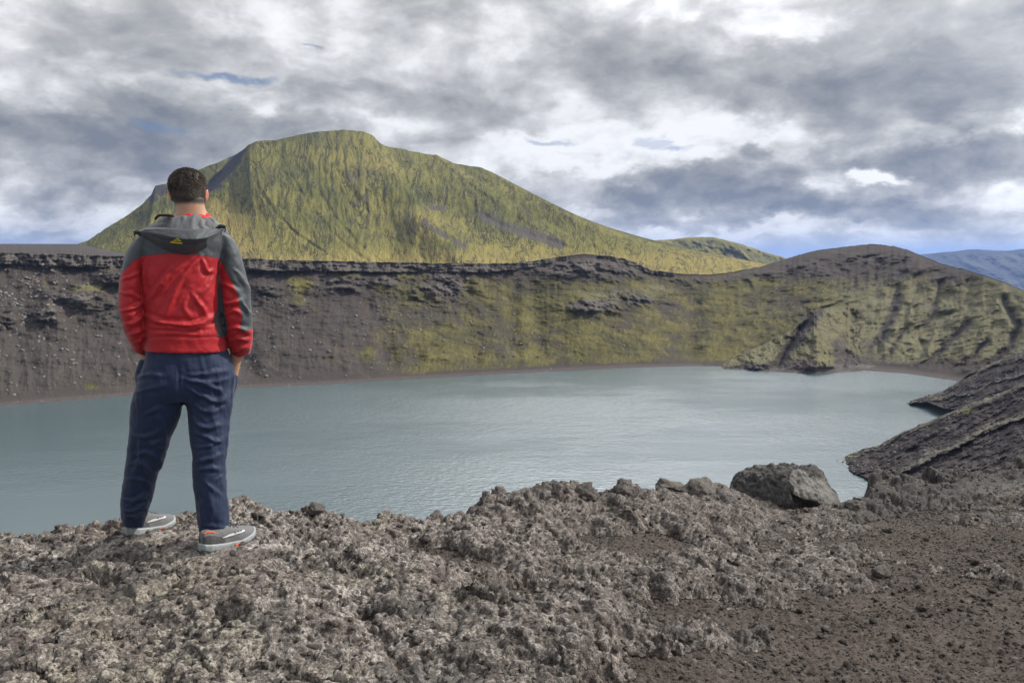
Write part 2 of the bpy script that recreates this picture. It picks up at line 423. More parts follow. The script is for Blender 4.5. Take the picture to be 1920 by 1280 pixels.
def mat_water():
    m, t = material('lake_water')
    P = t.n('ShaderNodeTexCoord').outputs['Object']
    big = t.noise(t.vm('MULTIPLY', P, (0.6, 1.0, 1)), 0.016, 4, .55)
    a = t.noise(t.vm('MULTIPLY', P, (0.75, 1.3, 1)), 0.62, 4, .6, .3)
    b = t.noise(t.vm('MULTIPLY', P, (0.6, 1.0, 1)), 1.5, 3, .6)
    cpt = t.mapr(big, .38, .62, .15, 1.25)
    h = t.m('MULTIPLY', t.m('ADD', t.m('MULTIPLY', a, .17), t.m('MULTIPLY', b, .13)), cpt)
    c = t.mix(big, (.054, .088, .098), (.070, .104, .112))
    finish(t, c, .24, t.bump(h, 1.0, 1.0), .5, IOR=1.9)
    return m

MT_MOUNT, MT_WALL, MT_GROUND, MT_SLOPE, MT_PLAIN, MT_FAR, MT_WATER = mat_mountain(), mat_wall(), mat_ground(), mat_slope(), mat_plain(), mat_far(), mat_water()

# ------------------------------------------------------------------ lake
WZ = CZ - 42.0
def shore_depth(py): return -42.0 / slopes(960, py)[1]
me = mesh_arrays('lake', [(-420, 20, WZ), (520, 20, WZ), (520, 420, WZ), (-420, 420, WZ)], [(0, 1, 2, 3)])
link('lake', me, MT_WATER, kind='structure', label='calm blue green crater lake below the rim')

# ------------------------------------------------------------------ wide plain far behind, reaching the horizon
R = 26000.0
ang = np.linspace(0, 2 * math.pi, 65)[:-1]
rings = [0.0, 600, 1500, 4000, 9000, R]
V = [[(r * math.sin(a), r * math.cos(a), -200.0) for a in ang] for r in rings[1:]]
G = np.array(V); G = np.concatenate([G, G[:, :1]], 1)
grid_obj('plain', G, MT_PLAIN, label='dark ash plain reaching the horizon')

# ------------------------------------------------------------------ crater wall across the lake
def blob(px, py, cx, cy, rx, ry):
    return np.exp(-(((px - cx) / rx) ** 2 + ((py - cy) / ry) ** 2))
def polyl(px, py, pts):
    d = np.full(px.shape, 1e9); 
    for (x1, y1), (x2, y2) in zip(pts[:-1], pts[1:]):
        ex, ey = x2 - x1, y2 - y1
        tt = np.clip(((px - x1) * ex + (py - y1) * ey) / (ex * ex + ey * ey), 0, 1)
        d = np.minimum(d, np.hypot(px - x1 - tt * ex, py - y1 - tt * ey))
    return d

SHORE = [(-700, 860), (-300, 795), (0, 762), (150, 749), (300, 737), (445, 728), (600, 721), (800, 709), (1000, 698), (1190, 689), (1300, 686), (1480, 688), (1600, 693), (1700, 700), (1780, 712), (1850, 722), (2000, 745), (2300, 800)]
RIM = [(-700, 470), (-300, 474), (0, 474), (120, 476), (200, 480), (260, 478), (320, 482), (445, 484), (560, 488), (700, 491), (820, 493), (940, 494), (1000, 489), (1050, 481), (1090, 476), (1130, 478), (1170, 485), (1200, 497), (1222, 506), (1280, 513), (1330, 515), (1370, 510), (1430, 499), (1480, 483), (1530, 470), (1570, 464), (1610, 459), (1640, 457), (1675, 461), (1700, 467), (1730, 480), (1760, 492), (1800, 503), (1840, 515), (1880, 528), (1920, 545), (1980, 565), (2100, 600), (2300, 640)]
WID = [(-700, 60), (0, 66), (445, 66), (800, 70), (1090, 78), (1300, 90), (1480, 125), (1640, 135), (1760, 105), (1840, 80), (1920, 62), (2300, 60)]
nc, nr, nback = 1120, 170, 16
cols = np.concatenate([np.linspace(-700, -20, 60)[:-1], np.linspace(-20, 1940, nc), np.linspace(1940, 2300, 40)[1:]])
ds = np.array([shore_depth(v) for v in itp(cols, SHORE)])
dr = ds + itp(cols, WID)
jit = fbm(cols * 0.02, cols * 0 + 3.1, 0, 4) * 1.6 + fbm(cols * 0.11, cols * 0, 0, 3) * 0.9
sx_s, sz_s = slopes(cols, itp(cols, SHORE)); sx_r, sz_r = slopes(cols, itp(cols, RIM) + jit)
zs = CZ + sz_s * ds; zr = CZ + sz_r * dr
t_ = np.linspace(0, 1, nr) ** 0.95
t_[0] = 0
T = np.repeat(t_[:, None], len(cols), 1)
cliffy = itp(cols, [(-700, .07), (0, .075), (300, .09), (900, .085), (1080, .03), (1230, .05), (1300, .02), (1500, .0), (2300, 0)])[None, :]
g = np.where(T < .045, T * 1.9, .0855 + (T - .045) * (1 - .0855) / np.maximum(1e-3, (1 - cliffy - .045)))
g = np.clip(g, 0, 1)
hill = itp(cols, [(1300, 0), (1500, 1), (1800, 1), (1900, .4), (2300, 0)])[None, :]
g = g * (1 - hill) + hill * (g ** 1.0 * .8 + .2 * (1 - np.sqrt(np.clip(1 - g ** 2, 0, 1))))
Yd = ds + (dr - ds) * g
SXc = sx_s + (sx_r - sx_s) * T
# height: keep the picture row linear between shore and rim
SZ = sz_s + (sz_r - sz_s) * T
X = SXc * Yd; Z = CZ + SZ * Yd
PX = np.repeat(cols[None, :], nr, 0); PY = itp(cols, SHORE) + (itp(cols, RIM) - itp(cols, SHORE)) * T
# relief
env = sstep(0.03, .15, T) * sstep(1.0, .9, T)
lx = PX * .2
but = ridged(lx * .05, Z * .03, 1.0, 5, .55) - 1.0          # rib-like buttresses
crag = np.zeros_like(T)
for (cx, cy, rx, ry, a) in [(640, 530, 55, 16, 1), (730, 525, 45, 16, .8), (830, 532, 55, 34, 1.1), (780, 550, 26, 16, .7), (1110, 573, 52, 12, 1.5), (1200, 562, 40, 12, 1.2), (1180, 560, 60, 14, .8), (1090, 500, 95, 22, 1.1), (1180, 508, 60, 14, .8),
                            (215, 515, 40, 22, 1.6), (150, 556, 60, 20, 1.5), (85, 588, 30, 24, 1.7), (10, 592, 34, 26, 1.1), (200, 570, 40, 30, 1.0), (500, 545, 26, 18, 1.3), (470, 600, 20, 14, .7), (560, 575, 20, 12, .5), (1600, 480, 95, 24, .45), (1520, 500, 60, 18, .35), (1420, 512, 60, 12, .5), (1700, 480, 40, 18, .3), (1300, 520, 70, 8, .6)]:
    crag = np.maximum(crag, a * blob(PX, PY, cx, cy, rx, ry))
band = sstep(1 - cliffy * 1.15, 1 - cliffy * .9, T) * (cliffy > .035)
crag = np.maximum(crag, band * 1.1)
rough = fbm(X * .12, Z * .25, Yd * .12, 5, .58)
rough2 = ridged(X * .07, Z * .07, Yd * .07, 4, .55) - 1.0
disp = env * (but * 1.5 + np.minimum(crag, 1.3) * (rough2 * itp(cols, [(0, 2.2), (500, 3.0), (700, 4.2), (2300, 4.2)])[None] + rough * 2.2 + 4.0) + rough * 1.1)
disp = disp - env * 5.0 * sum(a * np.exp(-((PX - c - (PY - 600) * s) / wd) ** 2) * sstep(520, 560, PY) for c, wd, a, s in [(1300, 20, 1, -.05), (1265, 30, .6, .05), (1005, 18, .5, .1), (960, 16, .4, .1), (700, 25, .5, .3), (880, 20, .5, .1), (430, 30, .7, .4)])
# gullies and ribs of the right hill run down to the left
gx = PX + (PY - 600) * .75
rib = ridged(gx * .011 + fbm(PX * .01, PY * .02, 7.0, 3) * .5, PY * .004, 5.0, 3, .5) - 1.0
disp = disp + env * hill * (rib * 4.0 + 1.3 * fbm(gx * .06, PY * .03, 2.0, 4))
gul = np.zeros_like(T)
for pts, wd, a_ in [([(1684, 540), (1676, 585), (1655, 625), (1628, 672)], 9, 1.0), ([(1764, 530), (1752, 575), (1738, 605)], 9, .8), ([(1882, 560), (1908, 610), (1893, 650), (1855, 684)], 8, 1.0), ([(1815, 605), (1765, 655), (1728, 688)], 8, .9), ([(1700, 610), (1665, 665), (1640, 690)], 6, .7), ([(1610, 600), (1595, 640), (1600, 690)], 10, .8), ([(1850, 640), (1800, 690)], 6, .7)]:
    gul = np.maximum(gul, a_ * np.exp(-(polyl(PX + fbm(PX * .04, PY * .04, 3.0, 3) * 5, PY, pts) / wd) ** 2))
disp = disp - env * 3.5 * gul
disp = disp + band * (fbm(PX * .05, PY * .03, 9.0, 5, .62) * 2.4 + fbm(PX * .02, PY * .55, 14.0, 3) * 1.3)
Yn = Yd - disp
X = X / Yd * Yn; Z = CZ + (Z - CZ) / Yd * Yn
front = np.stack([X, Yn, Z], -1)
back_k = np.array([1.004, 1.02, 1.05, 1.1, 1.18, 1.3, 1.5, 1.8, 2.2, 2.8, 3.4, 4.0, 5.0, 6.5, 8.5, 11.0])
bk = []
left_rise = itp(cols, [(-700, 1), (150, 1), (420, .5), (560, 0)])
for k in back_k:
    Yb = dr * k
    zflat = zr - (k - 1) * 2.0 * 10
    zup = CZ + (sz_r + (slopes(cols, itp(cols, [(-700, 455), (0, 457), (155, 457.5), (420, 470), (600, 488), (2300, 600)]))[1] - sz_r) * sstep(1.0, 3.2, k)) * Yb
    zz = zflat * (1 - left_rise) + zup * left_rise
    fall = itp(cols, [(1250, 0), (1400, 1), (2300, 1)])
    zz = zz - fall * np.minimum(150, np.maximum(0, (Yb - dr - 6) * .45))
    zz = zz - (k > 6) * 30 * left_rise
    bk.append(np.stack([sx_r * Yb, Yb, zz], -1))
wallG = np.concatenate([front, np.array(bk)], 0)
pad = lambda A, v=0.0: np.concatenate([A, np.full((nback, A.shape[1]), v)], 0)
moss = np.zeros_like(T); pale = np.zeros_like(T)
for (cx, cy, rx, ry, a) in [(560, 530, 28, 22, .9), (640, 515, 45, 10, .7), (715, 540, 40, 24, .6), (760, 520, 40, 14, .7), (690, 664, 16, 22, 1.0), (745, 668, 16, 18, .8), (800, 680, 22, 12, .9), (660, 620, 40, 30, .4), (850, 600, 50, 40, .35),
                            (930, 590, 90, 45, .55), (980, 650, 110, 40, .6), (1120, 655, 120, 40, .9), (1230, 620, 50, 60, .7), (1060, 575, 22, 45, .8), (1040, 520, 60, 14, .5), (1180, 540, 50, 12, .7), (1235, 540, 24, 10, .9), (1090, 555, 26, 8, .9), (1140, 555, 30, 8, .9),
                            (1340, 640, 60, 40, .6), (1420, 600, 130, 60, .42), (1390, 660, 40, 20, .7), (1330, 545, 50, 22, .5), (1600, 560, 120, 40, .55), (1560, 620, 60, 40, .6), (1720, 620, 150, 70, .66), (1850, 600, 110, 70, .72), (1800, 560, 120, 40, .6), (1930, 640, 80, 60, .5),
                            (170, 722, 22, 14, .75), (155, 540, 60, 9, .85), (215, 502, 40, 8, .7), (85, 572, 26, 8, .6), (250, 520, 40, 12, .5), (185, 600, 60, 20, .35), (560, 560, 26, 16, .7), (640, 500, 200, 7, .55), (750, 560, 20, 24, .6), (800, 520, 24, 12, .7), (880, 530, 40, 20, .7), (620, 660, 26, 40, .35), (150, 700, 14, 14, .4), (520, 600, 30, 50, .25), (240, 640, 40, 40, .2), (900, 515, 80, 9, .6), (1240, 510, 30, 8, .5)]:
    moss = np.maximum(moss, a * blob(PX, PY, cx, cy, rx, ry))
moss = np.maximum(moss, .66 * sstep(500, 860, PX) * sstep(490, 540, PY))
moss = np.maximum(moss, .22 * sstep(480, 520, PY))
moss = moss * (.93 + .22 * np.clip(fbm(PX * .011 + PY * .004, PY * .013, 17.0, 4) * 1.6, -1, 1))
moss = np.maximum(moss, .72 * sstep(1540, 1660, PX) * sstep(500, 545, PY))
moss = moss * (1 - .6 * gul) * sstep(.02, .07, T)
moss = np.where(PX > 1500, moss * sstep(700, 660, PY) + 0, moss)
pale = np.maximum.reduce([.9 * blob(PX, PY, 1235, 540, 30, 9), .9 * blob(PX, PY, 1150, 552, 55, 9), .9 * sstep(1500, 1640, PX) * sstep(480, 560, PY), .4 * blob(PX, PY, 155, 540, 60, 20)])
crag_m = np.maximum(crag * itp(cols, [(0, .32), (500, .45), (620, .75), (2300, .75)])[None], band)
shore = sstep(.035, .02, T) * (1 - sstep(1290, 1340, PX) * sstep(1610, 1560, PX))
stony = np.maximum.reduce([.75 * blob(PX, PY, 60, 540, 110, 110), .4 * blob(PX, PY, 120, 650, 120, 60), .35 * blob(PX, PY, 560, 610, 60, 60), .3 * blob(PX, PY, 720, 600, 120, 50), .2 + 0 * T]) * sstep(1300, 1000, PX)
flow = np.stack([PX * .2 + (PY - 600) * .15 * hill, (PY - 480) * .42, 0 * PX], -1)
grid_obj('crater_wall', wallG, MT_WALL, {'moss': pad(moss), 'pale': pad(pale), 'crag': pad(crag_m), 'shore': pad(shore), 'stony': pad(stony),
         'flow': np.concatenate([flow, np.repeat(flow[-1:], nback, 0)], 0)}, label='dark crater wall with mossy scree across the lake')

def wall_depth(px, py):
    j = int(np.argmin(np.abs(cols - px))); i = int(np.argmin(np.abs(PY[:, j] - py)))
    return float(Yn[i, j])

# ------------------------------------------------------------------ headland in front of the right hill
hc = np.linspace(1352, 1680, 240)
crest = itp(hc, [(1352, 688), (1375, 668), (1400, 660), (1430, 648), (1460, 632), (1485, 618), (1505, 602), (1520, 590), (1535, 581), (1555, 576), (1575, 574), (1600, 576), (1640, 584), (1680, 596)]) + fbm(hc * .05, hc * 0, 3.3, 4) * 2.2
foot = itp(hc, [(1352, 690), (1400, 692), (1440, 695), (1480, 697), (1510, 699), (1560, 697), (1600, 697), (1640, 698), (1680, 700)]) + 1.5
dfoot = np.array([shore_depth(v) for v in foot])
_wj = [int(np.argmin(np.abs(cols - c_))) for c_ in hc]
dcrest = np.array([np.interp(-c_, -PY[:, j], Yn[:, j]) for c_, j in zip(crest, _wj)]) - itp(hc, [(1352, 2), (1400, 9), (1460, 17), (1530, 22), (1560, 15), (1600, 5), (1630, -2), (1680, -5)])
dfoot = dfoot + itp(hc, [(1352, 0), (1590, 0), (1640, 6), (1680, 9)])
tt = np.linspace(0, 1, 130)[:, None]
py = foot + (crest - foot) * tt
pxm = np.repeat(hc[None], 130, 0)
gg = 1 - (1 - tt) ** 1.12
Y = dfoot + (dcrest - dfoot) * gg
lob = (blob(pxm, py, 1420, 676, 26, 22) * 5 + blob(pxm, py, 1545, 650, 34, 55) * 8 + blob(pxm, py, 1520, 685, 24, 18) * 4 - 7 * np.exp(-((pxm - 1478 - (650 - py) * .6) / 9) ** 2) - 5 * np.exp(-((pxm - 1590 + (py - 640) * .2) / 12) ** 2))
Y = Y - sstep(0, .12, tt) * sstep(1, .9, tt) * sstep(1680, 1600, pxm) * (lob * 1.0 + fbm(pxm * .05, py * .05, 1.2, 5, .6) * 2.6)
fr = at(pxm, py, Y)
cY = dcrest[None] + np.array([3, 9, 18, 24, 30])[:, None]
bz = np.array([.2, 3, 9, 15, 24])[:, None]
cx_, cz_ = slopes(hc, crest)
bk = np.stack([cx_ * cY, cY, CZ + cz_ * dcrest[None] - bz], -1)
G = np.concatenate([fr, bk], 0)
p5 = lambda A: np.concatenate([A, np.repeat(A[-1:], 5, 0)], 0)
hm = .12 * fbm(pxm * .06, py * .06, 8.0, 4) + np.maximum.reduce([.72 * sstep(0.10, .40, tt) + 0 * pxm, 1.0 * blob(pxm, py, 1545, 655, 28, 40)])
hm = hm * (1 - .75 * np.exp(-((pxm - 1482 - (650 - py) * .75) / 16) ** 2)) * (1 - .8 * blob(pxm, py, 1575, 650, 14, 26))
hcrag = np.maximum.reduce([.9 * sstep(.20, .06, tt) + 0 * pxm, .6 * blob(pxm, py, 1525, 590, 14, 8), .7 * blob(pxm, py, 1405, 680, 30, 10), .8 * blob(pxm, py, 1575, 655, 12, 20)])
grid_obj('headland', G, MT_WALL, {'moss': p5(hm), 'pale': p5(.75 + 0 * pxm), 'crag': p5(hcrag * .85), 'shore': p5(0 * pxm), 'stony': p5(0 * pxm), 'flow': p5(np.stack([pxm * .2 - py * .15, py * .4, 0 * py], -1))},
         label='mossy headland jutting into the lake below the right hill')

# ------------------------------------------------------------------ right shore slopes nearer the viewer
SLOPES = []
def side_slope(name, label, crest_pts, d_crest, drop, pull, ledges, px1=2300, seed=0.0, nrw=170, ncl=320, lift=0):
    c = np.concatenate([np.linspace(crest_pts[0][0], 1935, ncl), np.linspace(1935, px1, 30)[1:]])
    py0 = itp(c, crest_pts) + fbm(c * .03, c * 0 + seed, 1.0, 5, .6) * 2.6
    Yc = itp(c, d_crest)
    t = np.linspace(0, 1, nrw)[:, None]
    dp = itp(c, drop)
    pyy = py0 + dp * t
    pxx = np.repeat(c[None], nrw, 0)
    Y = Yc * (1 - itp(c, pull) * t)
    d = np.zeros_like(pyy); crag = np.zeros_like(pyy); mossv = np.zeros_like(pyy)
    for pts, wd, am in ledges:
        wv_ = fbm(pxx * .02, pyy * .02, 31.0 + wd, 4) * 9; dist = polyl(pxx, pyy + wv_, pts); sgn = pyy + wv_ - np.interp(pxx, [p[0] for p in pts], [p[1] for p in pts])
        d += am * np.where(sgn < 0, np.exp(-(dist / wd) ** 2), np.exp(-(dist / (wd * .35)) ** 2))
        d -= .6 * am * np.exp(-((sgn - wd) / wd) ** 2) * (dist < wd * 3)
        crag = np.maximum(crag, .7 * min(1, am) * np.exp(-((sgn + wd * .4) / (wd * .9)) ** 2) * (dist < wd * 2))
    crag = np.maximum(crag, .8 * np.exp(-(pyy - py0) / 14.0))
    Q = at(pxx, pyy, Y); n = fbm(Q[..., 0] * .13 + seed, Q[..., 1] * .13, Q[..., 2] * .13, 5, .6); n2 = ridged(Q[..., 0] * .3, Q[..., 1] * .3 + seed, Q[..., 2] * .3, 4, .6) - 1
    Y = Y - sstep(0, .05, t) * (d + n * 1.5 + n2 * .55)
    fr = at(pxx, pyy, Y)
    sx0, sz0 = slopes(c, py0)
    k = np.array([1, 4, 9, 20])[:, None]
    bkY = Yc[None] + k
    bk = np.stack([sx0 * bkY, bkY, CZ + sz0 * Yc[None] - .8 * k], -1)
    SLOPES.append(fr)
    G = np.concatenate([bk[::-1], fr], 0)
    pz = lambda A: np.concatenate([np.repeat(A[:1], 4, 0), A], 0)
    mossv = np.maximum.reduce([mossv + .45 * np.exp(-(pyy - py0) / 7.0), .8 * blob(pxx, pyy, 1815, 770, 22, 6), .7 * blob(pxx, pyy, 1590, 856, 16, 6)])
    grid_obj(name, G, MT_SLOPE, {'crag': pz(crag), 'moss': pz(mossv), 'flow': pz(np.stack([pyy * .1 + pxx * .06, pxx * .1, 0 * pxx], -1))}, label=label)
side_slope('shore_slope', 'dark cinder slope running down to a point in the lake at right',
           [(1560, 859), (1600, 849), (1650, 832), (1700, 806), (1760, 782), (1800, 765), (1860, 742), (1920, 716), (2100, 640), (2300, 560)],
           [(1560, 166), (1700, 160), (1920, 148), (2300, 120)], [(1560, 3), (1600, 36), (1650, 78), (1700, 112), (1800, 170), (1920, 230), (2300, 360)], [(1560, .016), (1600, .075), (1650, .14), (1700, .19), (1800, .27), (1920, .34), (2300, .4)],
           [([(1690, 885), (1740, 862), (1800, 832), (1860, 803), (1925, 776), (2100, 700)], 10, 1.7), ([(1600, 872), (1680, 850), (1760, 812), (1830, 782), (1925, 745), (2100, 670)], 7, .3), ([(1760, 905), (1850, 868), (1925, 842), (2100, 760)], 9, .5)], seed=2.0)
side_slope('shore_slope', 'low dark cinder spit farther along the right shore',
           [(1700, 756), (1730, 745), (1770, 731), (1800, 712), (1830, 695), (1870, 676), (1920, 655), (2100, 590), (2300, 520)],
           [(1700, 226), (1800, 222), (1920, 212), (2300, 190)], [(1700, 2), (1740, 12), (1800, 55), (1920, 110), (2300, 200)], [(1700, .005), (1740, .04), (1800, .1), (1920, .18), (2300, .3)],
           [([(1740, 752), (1800, 740), (1870, 716), (1925, 700), (2100, 640)], 5, .8)], seed=9.0, nrw=70)

# ------------------------------------------------------------------ the mossy mountain
RIDGE = [(0, 130, 462, 60), (.05, 165, 451, 105), (.10, 200, 427, 150), (.15, 240, 403, 195), (.19, 270, 380, 225), (.205, 284, 364, 240), (.215, 291, 348, 246), (.23, 312, 344, 262), (.27, 350, 328, 300), (.31, 395, 309, 335), (.34, 430, 296, 372), (.36, 452, 284, 440), (.375, 466, 271, 500), (.39, 480, 265, 560), (.42, 520, 262, 640), (.45, 555, 254, 705), (.48, 590, 247, 760), (.52, 640, 244, 840), (.55, 680, 246, 915), (.562, 697, 253, 955), (.575, 711, 266, 995), (.59, 722, 274, 1035), (.61, 760, 281, 1105), (.64, 806, 290, 1190), (.65, 818, 290, 1210), (.67, 850, 306, 1255), (.69, 885, 312, 1300), (.70, 900, 313, 1320), (.72, 930, 326, 1355), (.74, 960, 348, 1390), (.77, 1010, 377, 1435), (.80, 1060, 400, 1480), (.84, 1120, 422, 1530), (.89, 1200, 447, 1600), (.93, 1270, 467, 1650), (1.0, 1400, 502, 1750)]
S = np.linspace(0, 1, 780)
rpx, rpy, bpx = (np.interp(S, [r[0] for r in RIDGE], [r[k] for r in RIDGE]) for k in (1, 2, 3))
ker = np.hanning(9); ker /= ker.sum()
bpx = np.convolve(np.pad(bpx, 40, mode='reflect', reflect_type='odd'), np.hanning(81) / np.hanning(81).sum(), 'valid')
rpy = rpy + fbm(S * 70, S * 0, 8.8, 4) * 1.3
NT_ = 300
tt = np.linspace(0, 1, NT_)[:, None]
base_py = 530.0
# straight-to-curved flow lines: steep at the top, flattening at the foot
fall = itp(S, [(0, .85), (.36, .80), (.5, .78), (.7, .9), (1, 1)])
pyy = rpy + (base_py - rpy) * (1 - (1 - tt) ** (1.0 / fall))
hx = tt ** itp(S, [(0, 1.0), (.36, 1.5), (.5, 1.35), (.7, 1.0), (1, 1)])
pxx = rpx + (bpx - rpx) * hx
yr = itp(S, [(0, 950), (.2, 1050), (.35, 1120), (.375, 1090), (.5, 1150), (.75, 1130), (1, 1000)])
yb = itp(S, [(0, 730), (.35, 640), (.5, 620), (.75, 660), (1, 760)])
Yd = yr + (yb - yr) * (tt ** .92)
u = rpx * (1 - hx) + bpx * hx                         # across, photo px ~ .7 m
flow = np.stack([u * .72 + 0 * tt, tt * 420 + 0 * u, 0 * u], -1)
wob = fbm(u * .012, tt * 5, 3.0, 3) * 9
gl = ridged((u + wob * 2) * .022, tt * 1.1 + 0 * u, 1.0, 3, .5) - .9
gl2 = ridged((u + wob) * .065, tt * 2.5 + 0 * u, 6.0, 3, .5) - .9
envm = sstep(0, .08, tt) * sstep(1.0, .75, tt)
left_soft = itp(S, [(0, .4), (.36, .6), (.42, 1.0), (1, 1)])
disp = envm * left_soft * (gl * 3.6 + gl2 * 3.0 + fbm(u * .1, tt * 14, 2, 4) * 1.2 + fbm(u * .012, tt * 3, 12, 4) * 9)
# deep gullies seen in the middle of the face
for pts, dep, wd in [([(480, 345), (515, 400), (560, 445), (620, 480), (660, 497)], 9, 4), ([(545, 330), (590, 400), (640, 452), (690, 492)], 10, 4), ([(600, 360), (625, 405), (665, 450), (700, 480)], 8, 4), ([(640, 330), (690, 400), (722, 440), (738, 488)], 12, 7),
                     ([(700, 330), (730, 390), (745, 440), (748, 488)], 7, 5), ([(790, 395), (830, 440), (880, 470), (930, 490)], 9, 6), ([(900, 400), (960, 430), (1040, 455), (1110, 478)], 9, 6), ([(870, 440), (940, 462), (1010, 478)], 6, 6), ([(520, 395), (545, 430), (600, 468)], 6, 3), ([(1180, 452), (1215, 470), (1250, 485)], 8, 5), ([(590, 300), (640, 360), (690, 430)], 6, 5)]:
    dist = polyl(pxx + wob * .25, pyy, pts)
    dep = dep * .26; wd = wd * .8; disp = disp - dep * np.exp(-(dist / wd) ** 2) + dep * .35 * np.exp(-((dist - wd * 2) / (wd * 1.2)) ** 2)
# the valley right of centre: a spur whose left flank turns away from the light
disp = disp + 40 * np.exp(-((pxx - 815 - (pyy - 430) * 1.0) / 55) ** 2) * sstep(380, 420, pyy) - 34 * np.exp(-((pxx - 735) / 36) ** 2) * sstep(340, 420, pyy)
# step at the left shoulder: the main face stands in front of the left ridge
edge_x = np.interp(pyy, [262, 290, 320, 345, 365, 400, 460], [470, 456, 438, 412, 392, 375, 360])
sdx = pxx - edge_x
disp = disp + 34 * sstep(-10, 14, sdx) * sstep(300, 120, sdx) * sstep(420, 340, pyy) - 26 * np.exp(-((sdx + 16) / 14) ** 2) * sstep(400, 350, pyy) * sstep(268, 285, pyy)
crag = np.maximum.reduce([1.0 * np.exp(-((sdx + 12) / 15) ** 2) * sstep(400, 345, pyy) * sstep(268, 282, pyy), 1.0 * blob(pxx, pyy, 300, 356, 18, 14), .9 * blob(pxx, pyy, 288, 372, 12, 10), .6 * blob(pxx, pyy, 410, 350, 26, 10)])
bare = np.maximum.reduce([.85 * np.exp(-(polyl(pxx, pyy, [(905, 405), (950, 425), (1000, 440), (1050, 458)]) / 14) ** 2), .75 * blob(pxx, pyy, 820, 390, 34, 9), .65 * np.exp(-(polyl(pxx, pyy, [(795, 415), (830, 440), (870, 462)]) / 10) ** 2), .5 * np.exp(-(polyl(pxx, pyy, [(640, 320), (700, 380)]) / 12) ** 2), .55 * blob(pxx, pyy, 660, 330, 30, 16), .45 * np.exp(-(polyl(pxx, pyy, [(1060, 470), (1250, 505)]) / 8) ** 2)])
pale = np.maximum.reduce([1.0 * sstep(520, 400, pxx + (pyy - 400) * -.6) * sstep(345, 400, pyy) * sstep(370, 400, pxx), .8 * sstep(440, 490, pyy) * sstep(380, 420, pxx), .6 * blob(pxx, pyy, 800, 440, 26, 40), .5 * blob(pxx, pyy, 960, 480, 120, 16)])
Yn2 = Yd - disp
P_ = at(pxx, pyy, Yn2)
kb = np.array([30, 90, 200, 400])[:, None]
sx0, sz0 = slopes(rpx, rpy)
bY = yr[None] + kb
bk = np.stack([sx0 * bY, bY, np.maximum(-160, CZ + sz0 * yr[None] - kb * .55 + 4)], -1)
G = np.concatenate([bk[::-1], P_], 0)
p4 = lambda A: np.concatenate([np.repeat(A[:1], 4, 0), A], 0)
grid_obj('mountain', G, MT_MOUNT, {'flow': p4(flow), 'bare': p4(bare), 'crag': p4(crag), 'pale': p4(pale)}, label='large yellow green mossy mountain behind the crater')

def simple_hill(name, label, mat, sil, base, d0, d1, relief, ncl=200, nrw=60, seed=1.0, fr=.03, amp=1.0):
    c = np.linspace(sil[0][0], sil[-1][0], ncl)
    top = itp(c, sil) + fbm(c * .04, c * 0 + seed, 0, 4) * amp
    t = np.linspace(0, 1, nrw)[:, None]
    pyy = top + (itp(c, base) - top) * t
    pxx = np.repeat(c[None], nrw, 0) + 0 * pyy
    Y = d0 + (d1 - d0) * t ** .9
    uu = pxx - (pyy - 460) * .9
    r1 = (ridged(uu * fr, pyy * .02, seed, 4, .55) - .95)
    Y = Y - sstep(0, .1, t) * relief * (r1 + fbm(pxx * .06, pyy * .1, seed, 3) * .4)
    P_ = at(pxx, pyy, Y)
    sx0, sz0 = slopes(c, top)
    kb = np.array([.05, .15, .35])[:, None] * (d0 - d1) * 2
    bY = d0 + kb + 0 * c
    bk = np.stack([sx0 * bY, bY, np.maximum(-198, CZ + sz0 * d0 - kb * .5)], -1)
    G = np.concatenate([bk[::-1], P_], 0)
    q3 = lambda A: np.concatenate([np.repeat(A[:1], 3, 0), A], 0)
    z = 0 * pxx
    return grid_obj(name, G, mat, {'flow': q3(np.stack([uu * 1.2, (pyy - 440) * 3, z], -1)), 'bare': q3(z), 'crag': q3(z), 'pale': q3(z + .45 * sstep(.1, 0, t))}, label=label)
simple_hill('hill', 'low green hill behind the right end of the mountain', MT_MOUNT,
            [(1120, 470), (1180, 458), (1225, 451), (1260, 448.5), (1285, 446), (1310, 444), (1340, 445), (1370, 452), (1400, 461), (1440, 474), (1480, 486), (1560, 506), (1640, 530)], [(1120, 540), (1640, 560)], 1750, 1350, 38, fr=.02, seed=4)
simple_hill('far_mountain', 'blue hazy mountains on the far right horizon', MT_FAR,
            [(1600, 500), (1680, 484), (1728, 477), (1760, 474), (1790, 471), (1815, 468), (1835, 467), (1860, 469.5), (1890, 470), (1912, 467), (1930, 466), (2000, 470), (2200, 462), (2500, 478), (2900, 500)], [(1600, 560), (2900, 560)], 5200, 4000, 90, ncl=320, nrw=60, fr=.02, seed=6, amp=.8)

# ------------------------------------------------------------------ foreground: lava crust and gravel on the crater rim
SIL = [(-500, 1010), (-200, 1008), (0, 1000), (60, 992), (110, 982), (140, 979), (180, 986), (230, 986), (290, 978), (340, 968), (380, 962), (430, 951), (470, 949), (520, 953), (560, 953), (592, 946), (620, 958), (650, 972), (680, 970), (722, 961), (775, 968), (792, 972), (806, 956), (830, 950), (880, 946), (915, 926), (950, 930), (985, 919), (1020, 910), (1060, 902), (1090, 900), (1112, 910), (1120, 918), (1150, 916), (1165, 907), (1200, 914), (1240, 910), (1290, 905), (1350, 906), (1380, 926), (1430, 936), (1480, 946), (1560, 962), (1590, 950), (1626, 938), (1631, 904), (1660, 898), (1700, 903), (1780, 905), (1830, 892), (1880, 876), (1920, 856), (2000, 840), (2400, 800)]
EDG = [(-500, 4.6), (0, 4.45), (348, 4.45), (600, 4.7), (800, 5.0), (1080, 5.7), (1370, 6.5), (1580, 7.0), (1640, 7.1), (1800, 7.9), (1920, 8.6), (2400, 9.5)]
